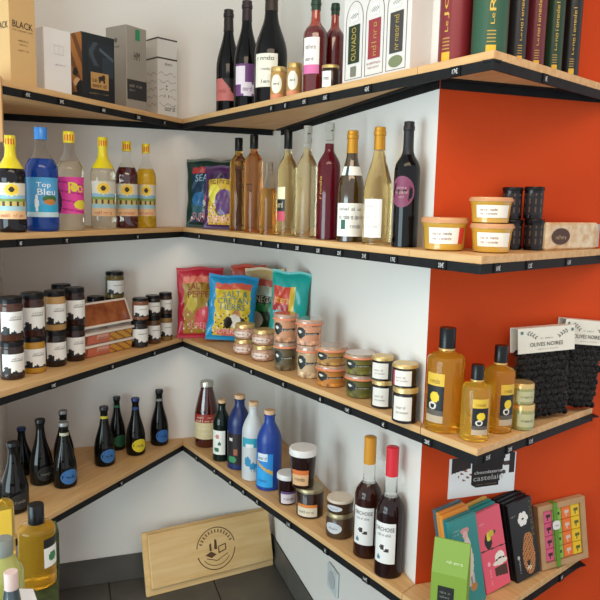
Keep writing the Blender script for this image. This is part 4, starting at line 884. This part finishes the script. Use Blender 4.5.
redw2('dark wine bottle with red wax capsule, nearest the white wall edge', 387.5, 28, 574.5, 445, mat('red_wax', '#cf2a36', .4), RW)

# ------------------------------------------------------------------ bottom shelf tip: chocolate bars, pouch, gift tray
z4 = ZT[4] + .0004
def choc(label, x, y, yaw, W, H, hx, front=None, tilt=9, roll=0, text=(), T=.011, lift=0):
    root = thing('chocolate_bar', label, 'chocolate bar', (x, y, z4 + lift), yaw, 'chocolate bars')
    b = MB(); b.box(-W / 2, W / 2, 0, T, 0, H); o = b.build('wrapper', c(hx, .4), root, bevel=.0008)
    f = lambda u, v, q=0: (-W / 2 + W * u, -.0004 - q, H * v)
    if front: surf('front_print', f, 44, 92, front, o, off=.0003, rough=.4)
    for ln, ink in text: lettering(f, ln, o, ink, off=.0008)
    o.rotation_euler = (R(-tilt), R(roll), 0); o.location.z = .001 + W / 2 * abs(math.sin(R(roll)))
    return root
dR = (P3 - P2).normalized(); yawR = math.atan2(dR.y, dR.x); nR = Vector((-dR.y, dR.x))
def p4(px, py): h_ = hit(px, py, 2, z4); return Vector((h_.x, h_.y))
def teal(u, v):
    if ell(u, v, .52, .80, .10, .045): return '#d8a8a0'
    if ell(u, v, .52, .85, .16, .035): return '#c98a86'
    if ell(u, v, .55, .52, .17, .20) or ell(u, v, .56, .66, .12, .12): return '#cfc0b4'
    if abs(u - .50) < .04 and .22 < v < .36 or abs(u - .64) < .04 and .24 < v < .36: return '#c4ada0'
    if ell(u, v, .62, .20, .13, .05): return '#b0763e'
    return '#2f8280'
def pink(u, v):
    if ell(u, v, .50, .70, .20, .035) and u > .42: return '#c9b23a' if u < .62 else '#3a3a24'
    if ell(u, v, .40, .67, .09, .055): return '#e0cf3a'
    if ell(u, v, .36, .62, .15, .10): return '#1a1618'
    if abs(v - .525 + .03 * u) < .007: return '#3a2a20'
    if ell(u, v, .72, .31, .30, .035): return '#e6dfd0'
    if ell(u, v, .72, .345, .19, .02): return '#2a2422'
    if ell(u, v, .72, .37, .20, .075): return '#ebe6da'
    if .45 < u < .95 and .12 < v < .26 and v > .16 - .08 * (u - .45): return '#4a2a1c'
    if ell(u, v, .26, .34, .05, .03): return '#f0b0b8'
    return '#e0586c'
def jag(u, v):
    if sum(1 for k in range(6) if ell(u, v, .55 + .13 * math.cos(k * 1.047), .76 + .055 * math.sin(k * 1.047), .09, .04)): return '#e9e4dc' if not ell(u, v, .55, .76, .035, .017) else '#8a7a50'
    if ell(u, v, .62, .27, .26, .24) or ell(u, v, .66, .45, .20, .12):
        if ell(u, v, .58, .18, .07, .04): return '#1a1412'
        return '#3a2416' if (math.sin(u * 60) * math.sin(v * 95 + u * 20)) > .45 else ('#d8c4a4' if ell(u, v, .58, .13, .1, .04) else '#b5743c')
    if ell(u, v, .18, .30, .045, .03): return '#b9b4ac'
    return '#131113'
B1, B2_, B3 = p4(473, 607), p4(501, 592), p4(530, 580)
W1 = .094; H1 = .213; yawB = R(13); dR = Vector((math.cos(yawB), math.sin(yawB))); nR = Vector((-dR.y, dR.x)); yawR = yawB
for k, (hx, nm) in enumerate((('#2f8280', None), ('#1c6f76', 'teal chocolate bar directly behind the teal figure bar'), ('#d98a34', 'orange chocolate bar third in the left row'), ('#c98238', 'amber chocolate bar fourth in the left row'), ('#3f5c62', 'grey-blue chocolate bar last in the left row'))):
    q = B1 + nR * .0125 * k + dR * (.001 * k)
    choc(nm or 'teal chocolate bar with a figure in a pale dress', q.x, q.y, yawR, W1 * .96, H1 * 1.05 + (.003 * k if k > 1 else 0), hx, teal if k == 0 else None, tilt=9, roll=-5,
         text=[([('~~~~~~~~', .1, .32, .87, .90), ('~~~~~ ~~~', .1, .3, .83, .86)], '#9cc9c4')] if k == 0 else ())
for k, (hx, nm) in enumerate((('#e0586c', None), ('#1f8a86', 'teal chocolate bar directly behind the pink toucan bar'), ('#2a7f74', 'green-teal chocolate bar third in the middle row'), ('#d9a03a', 'golden chocolate bar last in the middle row'))):
    q = B2_ + nR * (.008 + .0125 * k) + dR * (-.001 * k)
    choc(nm or 'pink chocolate bar with toucan and straw hat print', q.x, q.y, yawR, W1 * .94, H1 + .002 * k, hx, pink if k == 0 else None, tilt=9, roll=-7, text=[([('~~~~~~', .08, .28, .84, .87)], '#f3bcc4'), ([('~~~ ~~~~~', .22, .30, .08, .28, True)], '#f0b0b8')] if k == 0 else ())
for k, nm in enumerate((None, 'black chocolate bar directly behind the jaguar bar', 'black chocolate bar third in the right row', 'black chocolate bar last in the right row')):
    q = B3 + nR * (.004 + .0125 * k) + dR * (-.002 * k)
    choc(nm or 'black chocolate bar with white flower and jaguar print', q.x, q.y, yawR, W1 * .96, H1 + .002 * k, '#131113', jag if k == 0 else None, tilt=8, roll=-7,
         text=[([('PEROU', .84, .96, .50, .95, True)], '#6a5c34'), ([('~~~~ ~~~', .08, .26, .83, .86)], '#b9b4ac'), ([('~~~~~', .15, .22, .10, .27, True)], '#b9b4ac')] if k == 0 else [([('~~~~~~~~~', .15, .8, .92, .96)], '#b9b4ac')])
# green pouch
pz = hit(449, 622, 2, z4)
W = 35 * proj(pz)[2] / FPX; dp = .04
pch = thing('tea_pouch', 'lime green paper pouch with dark window label in front of the bars', 'pouch', (pz.x, pz.y + .004, z4), facing(pz.x, pz.y) + R(-10))
Hp = height(pz.x, pz.y, z4, 541)
b = MB(); w2 = W / 2
b.add([(-w2, -dp / 2, 0), (w2, -dp / 2, 0), (w2, dp / 2, 0), (-w2, dp / 2, 0), (-w2, -dp / 2, Hp * .62), (w2, -dp / 2, Hp * .62), (w2, dp / 2, Hp * .62), (-w2, dp / 2, Hp * .62),
       (-w2, -.002, Hp), (w2, -.002, Hp), (w2, .002, Hp), (-w2, .002, Hp), (-w2 + .006, 0, Hp * .62), (w2 - .006, 0, Hp * .62)],
      [(3, 2, 1, 0), (0, 1, 5, 4), (4, 5, 9, 8), (8, 9, 10, 11), (2, 3, 7, 6), (6, 7, 11, 10), (1, 2, 6, 13, 5), (5, 13, 9), (13, 6, 10), (9, 13, 10), (3, 0, 4, 12, 7), (4, 8, 12), (12, 11, 7), (8, 11, 12)])
b.build('paper_pouch', c('#7d9a36', .5), pch)
pf = lambda u, v, o=0: (-w2 + W * u, -dp / 2 - .0005 - o, Hp * .62 * v)
lbp = surf('dark_label', lambda u, v, o=0: pf(.20 + .46 * u, .40 + .36 * v, o), 10, 10, '#1c1d1a', pch)
lettering(lambda u, v, o=0: pf(.20 + .46 * u, .40 + .36 * v, o), [('~~~~ ~~', .15, .85, .62, .75), ('~~~~~~', .15, .75, .38, .5)], lbp, '#9a9a90')
pf2 = lambda u, v, o=0: (-w2 + W * u, (-dp / 2) * (1 - v) - .002 * v - .0008 - o, Hp * (.62 + .38 * v))
lettering(pf2, [('~~~~~~~', .40, .86, .34, .44)], pch, '#e2efb8')
# gift tray of neapolitans on the red wall
tl0 = hit(538, 566, 1, -L - .05); W = 50 * proj(tl0)[2] / FPX; 
cx = hit(561, 530, 1, -L - .03).x; y0 = -L - .029
tr = thing('chocolate_gift_tray', 'kraft tray of colourful mini chocolates with green ribbon', 'gift tray', (cx + .012, y0, z4), R(2))
Wt, Ht, tilt_, roll_ = .162, .178, 7, -4
def put(o): o.rotation_euler = (R(-tilt_), R(roll_), 0); o.location = (0, 0, .001 + abs(math.sin(R(roll_))) * Wt / 2); return o
b = MB()
KR = noisy('kraft_card', '#a8825a', '#b58f66', 30, .7)
b.box(-Wt / 2, Wt / 2, 0, .004, 0, Ht); b.box(-Wt / 2, -Wt / 2 + .016, -.016, 0, 0, Ht); b.box(Wt / 2 - .016, Wt / 2, -.016, 0, 0, Ht); b.box(-Wt / 2 + .016, Wt / 2 - .016, -.016, 0, 0, .016); b.box(-Wt / 2 + .016, Wt / 2 - .016, -.016, 0, Ht - .016, Ht)
put(b.build('kraft_tray', KR, tr))
iw = (Wt - .034) / 4; ih = (Ht - .034) / 4
for i, hx in enumerate(('#d0587a', '#8ab34a', '#e0702c', '#e0b61c')):
    b = MB(); b.box(.0008, iw - .0008, -.010, 0, .0008, ih - .0008)
    base = None
    for k in range(4):
        if base is None: o = b.build('mini_chocolate', c(hx, .4), tr, bevel=.001)
        else: o = base.copy(); COL.objects.link(o); o.parent = tr
        base = base or o
        put(o); off = Vector((-Wt / 2 + .017 + iw * i, -.002, .017 + ih * k)); off.rotate(o.rotation_euler); o.location = Vector(o.location) + off
        def mf(u, v, q=0): return (.003 + (iw - .006) * u, -.0104 - q, .003 + (ih - .006) * v)
        dk = {'#d0587a': '#3a1c22', '#8ab34a': '#2a3c1c', '#e0702c': '#c9b8a8', '#e0b61c': '#5a5a1c'}[hx]
        surf('motif', mf, 7, 7, lambda u, v, hx=hx, dk=dk, k=k, i=i: dk if (ell(u, v, .55, .55, .28, .2) or (abs(u - .5) < .1 and v < .5 and v > .1)) else hx, o, rough=.4)
b = MB(); b.box(-Wt / 2 + .050, -Wt / 2 + .063, -.0185, -.0165, -.0005, Ht + .001); b.box(-Wt / 2 + .050, -Wt / 2 + .063, -.0185, .006, Ht + .0004, Ht + .0014); put(b.build('ribbon', c('#5a8a24', .4), tr))
b = MB(); n = 24
b.prism([(-Wt / 2 + .056 + .0125 * (abs(math.cos(t_)) ** .6) * (1 if math.cos(t_) > 0 else -1), .0125 * (abs(math.sin(t_)) ** .6) * (1 if math.sin(t_) > 0 else -1)) for t_ in [2 * math.pi * k / n for k in range(n)]], 0, .0012)
b.v = [(x, -.0188 - zz, Ht * .66 + y) for x, y, zz in b.v]; b.f = [f_[::-1] for f_ in b.f]
tg = put(b.build('white_seal', WHITE, tr)); lettering(lambda u, v, o=0: (-Wt / 2 + .046 + .02 * u, -.0202 - o, Ht * .66 - .006 + .012 * v), [('~~~~~', .15, .85, .3, .7)], tg, '#6a665e')
# poster on the red wall
pA = hit(447.5, 500, 1, -L - .001); pB = hit(515, 470, 1, -L - .001); ptop = .930; pbot = hit(450, 499, 1, -L - .001).z
pw = pB.x - pA.x; ph_ = ptop - pbot
po = thing('poster', 'white chocolate-maker poster with dark chocolate shape on the red wall', 'poster', (pA.x, -L - .0006, pbot), 0)
def poster(u, v):
    if .33 < u < .84 and v > .20 + (.10 * ((.45 - u) / .12) ** 2 if u < .45 else 0) and u < .72 + .12 * v: return '#1a1214'
    if u < .32 and v > .62 + .35 * (u - .05) and u > .04: return '#2e2220'
    if (math.sin(u * 47 + v * 9) * math.sin(v * 41 + u * 13)) > .5 and .14 < u < .36 and .40 < v < .68: return '#8a4a3a'
    if u > .90 and .48 < v and u < .98: return '#2a2020'
    if ell(u, v, .82, .52, .035, .05) or ell(u, v, .86, .74, .06, .06): return '#4a3834'
    return '#e9e7e4'
f = lambda u, v, o=0: (pw * u, -.0012 - o, ph_ * v)
b = MB(); b.box(0, pw, -.001, .0004, 0, ph_); pp_ = b.build('sheet', WHITE, po)
surf('print', f, 60, 54, poster, pp_)
lettering(f, [('chocolaterie', .37, .79, .54, .62)], pp_, '#d8d2cc'); lettering(f, [('castelain', .36, .80, .37, .50)], pp_, '#b9b2ac'); lettering(f, [('~~~~~~~ ~~~~~~~~~~~', .40, .72, .26, .29)], pp_, '#a8844a')

# ------------------------------------------------------------------ wooden lid on the floor
g1_, g2_ = hit(147, 598, 2, .0), hit(284, 562.5, 2, .0)
bl = Vector((-.574, -.171)); br = Vector((-.016, -.078))
dd = br - bl; W = dd.length; yaw_ = math.atan2(dd.y, dd.x)
cr = thing('wooden_crate_lid', 'flat wooden crate lid with round branded stamp leaning in the corner', 'crate lid', (bl.x, bl.y, .001), yaw_)
tlt = R(17)
Hl = .250
def lean(o): o.rotation_euler = (-tlt, 0, 0); o.location = (0, .0, .001); return o
# local z runs up the slope, local -y faces the viewer
b = MB(); b.box(0, W, 0, .018, 0, Hl); lean(b.build('back_board', LIDWOOD, cr, bevel=.002))
b = MB(); b.box(.018, W - .008, -.026, 0, .030, Hl - .006); fb_ = lean(b.build('raised_panel', LIDWOOD, cr, bevel=.003))
cs = (W * .53, Hl * .53); BRN = c('#5a3d22')
def lf(x, y, o=.0006): return (cs[0] + x * 1.12, -.026 - o, cs[1] + y * 1.12)
b = MB()
def arc(r0, r1, a0, a1, n=24):
    pts = [(R(a0 + (a1 - a0) * k / n)) for k in range(n + 1)]
    for s_, e_ in zip(pts, pts[1:]):
        b.add([lf(r0 * math.cos(s_), r0 * math.sin(s_)), lf(r1 * math.cos(s_), r1 * math.sin(s_)), lf(r1 * math.cos(e_), r1 * math.sin(e_)), lf(r0 * math.cos(e_), r0 * math.sin(e_))], [(0, 1, 2, 3)])
arc(.074, .0775, 10, 172, 40); arc(.074, .0775, 195, 352, 40); arc(.060, .0625, 215, 325, 24)
for k in range(13):                       # ring of short letter-like strokes
    a = R(20 + k * 11.5); 
    for q_ in (-.035, .03): 
        x0, y0_ = .057 * math.cos(a + q_), .057 * math.sin(a + q_); x1, y1_ = .069 * math.cos(a + q_ * .4), .069 * math.sin(a + q_ * .4)
        nx_, ny_ = -math.sin(a) * .0011, math.cos(a) * .0011
        b.add([lf(x0 - nx_, y0_ - ny_), lf(x1 - nx_, y1_ - ny_), lf(x1 + nx_, y1_ + ny_), lf(x0 + nx_, y0_ + ny_)], [(0, 1, 2, 3)])
def poly(pts): b.add([lf(*p_) for p_ in pts], [tuple(range(len(pts)))])
for pts in ([(-.045, -.018), (-.02, -.008), (.0, -.022), (-.02, -.032)], [(-.008, -.002), (.004, -.004), (.004, .03), (-.004, .034)], [(-.026, -.006), (-.018, -.006), (-.018, .022), (-.026, .018)], [(.01, -.02), (.04, -.012), (.04, -.008), (.01, -.016)], [(.008, -.02), (.012, -.02), (.012, .004), (.008, .004)], [(.036, -.012), (.04, -.012), (.04, .01), (.036, .01)], [(.01, .002), (.04, .008), (.04, .012), (.01, .006)], [(-.04, -.032), (0, -.046), (0, -.043), (-.04, -.029)], [(0, -.046), (.045, -.028), (.045, -.025), (0, -.043)]): poly(pts)
b.build('branded_stamp', BRN, fb_)

# ------------------------------------------------------------------ display table at the lower left with oils and bottles
def near(px, py, dep):
    return CAM + ray(px, py) * dep
zt = near(36, 600, 1.36).z
e1 = near(56, 592, 1.36)
ex = e1.x + .004; ey = e1.y + .10
tb = thing('display_table', 'small moss-green topped display table at the lower left edge', 'table', (ex - .3, ey - .2, 0))
b = MB(); b.box(-.3, .3, -.3, .3, zt - .026, zt); b.build('table_top', noisy('moss_green', '#1f2a14', '#36431f', 60, .6), tb, bevel=.002)
for sx in (-1, 1):
    for sy in (-1, 1):
        b = MB(); b.box(sx * .27 - .02, sx * .27 + .02, sy * .27 - .02, sy * .27 + .02, 0, zt - .027); b.build('leg', POST, tb, bevel=.002)
def tpos(px, wpx, dep):
    p_ = near(px, 592, dep); t = (zt - CAM.z) / ray(px, 592)[2]
    # keep the depth asked for, on the table plane
    d_ = ray(px, 500); hz = Vector((d_.x, d_.y)); k = dep / d_.dot(AF); x, y = CAM.x + d_.x * k, CAM.y + d_.y * k
    return (x, y, zt + .0004, wpx / 2 * proj((x, y, zt))[2] / FPX)
vessel('oil_bottle', 'golden oil bottle with black cap on the display table', 'bottle', 36, 35, 595, 505, 4, 'oil', OIL, pos=tpos(35.5, 35, 1.40), caps=[screw(BLACKCAP, .76, .44)],
       labels=[dict(z=(.26, .62), a=(52, 32), col=lambda u, v: '#1a1a1a' if v > .68 else ('#3a7a4a' if ell(u, v, .5, .34, .25, .16) else '#e6e6e0'), nu=12, nv=16)], h=.172, seg=36)
vessel('oil_bottle', 'amber bottle cut by the left picture edge', 'bottle', 4, 28, 595, 505, 4, 'oil', OIL2, pos=tpos(-6, 36, 1.50), caps=[screw(BLACKCAP, .81, .44)], h=.172)
vessel('limonade_bottle', 'pale yellow-green bottle with grey stopper at the lower left', 'bottle', 3, 36, 600, 533, 4, 'stone', mat('pale_limonade', '#c9c86a', .08, coat=1, trans=.5, ior=1.3), pos=tpos(1, 37, 1.22), caps=[(mat('grey_glass', '#9aa09c', .15, trans=.4), .84, 1.0, .5, 'skin', 'stopper')], h=.185)
vessel('small_bottle', 'slate bottle with pale pink cap in the bottom left corner', 'bottle', 9, 23, 620, 575, 4, 'juice', mat('slate_glass', '#3a474c', .2, coat=.6), pos=tpos(8, 24, 1.06), caps=[(mat('pink_cap', '#cbb4ae', .5), .84, 1.0, .55, 'over', 'cap')], h=.21)
# green tin behind the oil bottle, white card in front
x_, y_, z_, _ = tpos(48, 20, 1.47)
gt = thing('green_tin', 'dark mossy green tin behind the golden oil bottle', 'tin', (x_, y_, z_), facing(x_, y_) + R(4))
b = MB(); b.box(-.04, .019, -.02, .025, 0, .085); b.build('tin_body', MATS['moss_green'], gt, bevel=.003)
b = MB(); b.box(-.038, .017, -.018, .023, .0851, .09); b.build('lid', c('#3a4a26'), gt, bevel=.001)
x_, y_, z_, _ = tpos(27, 20, 1.17)
wc = thing('paper_card', 'white folded paper card before the oil bottle', 'card', (x_, y_, z_), facing(x_, y_) + R(20))
b = MB()
b.add([(-.045, -.03, 0), (.03, -.03, 0), (.005, 0, .115), (-.045, 0, .135), (-.045, .03, 0), (.03, .03, 0), (-.045, -.028, 0), (.028, -.028, 0), (.004, 0, .113), (-.045, 0, .133)], [(0, 1, 2, 3), (3, 2, 5, 4), (9, 8, 7, 6), (0, 6, 7, 1)])
b.build('folded_sheet', WHITE, wc)
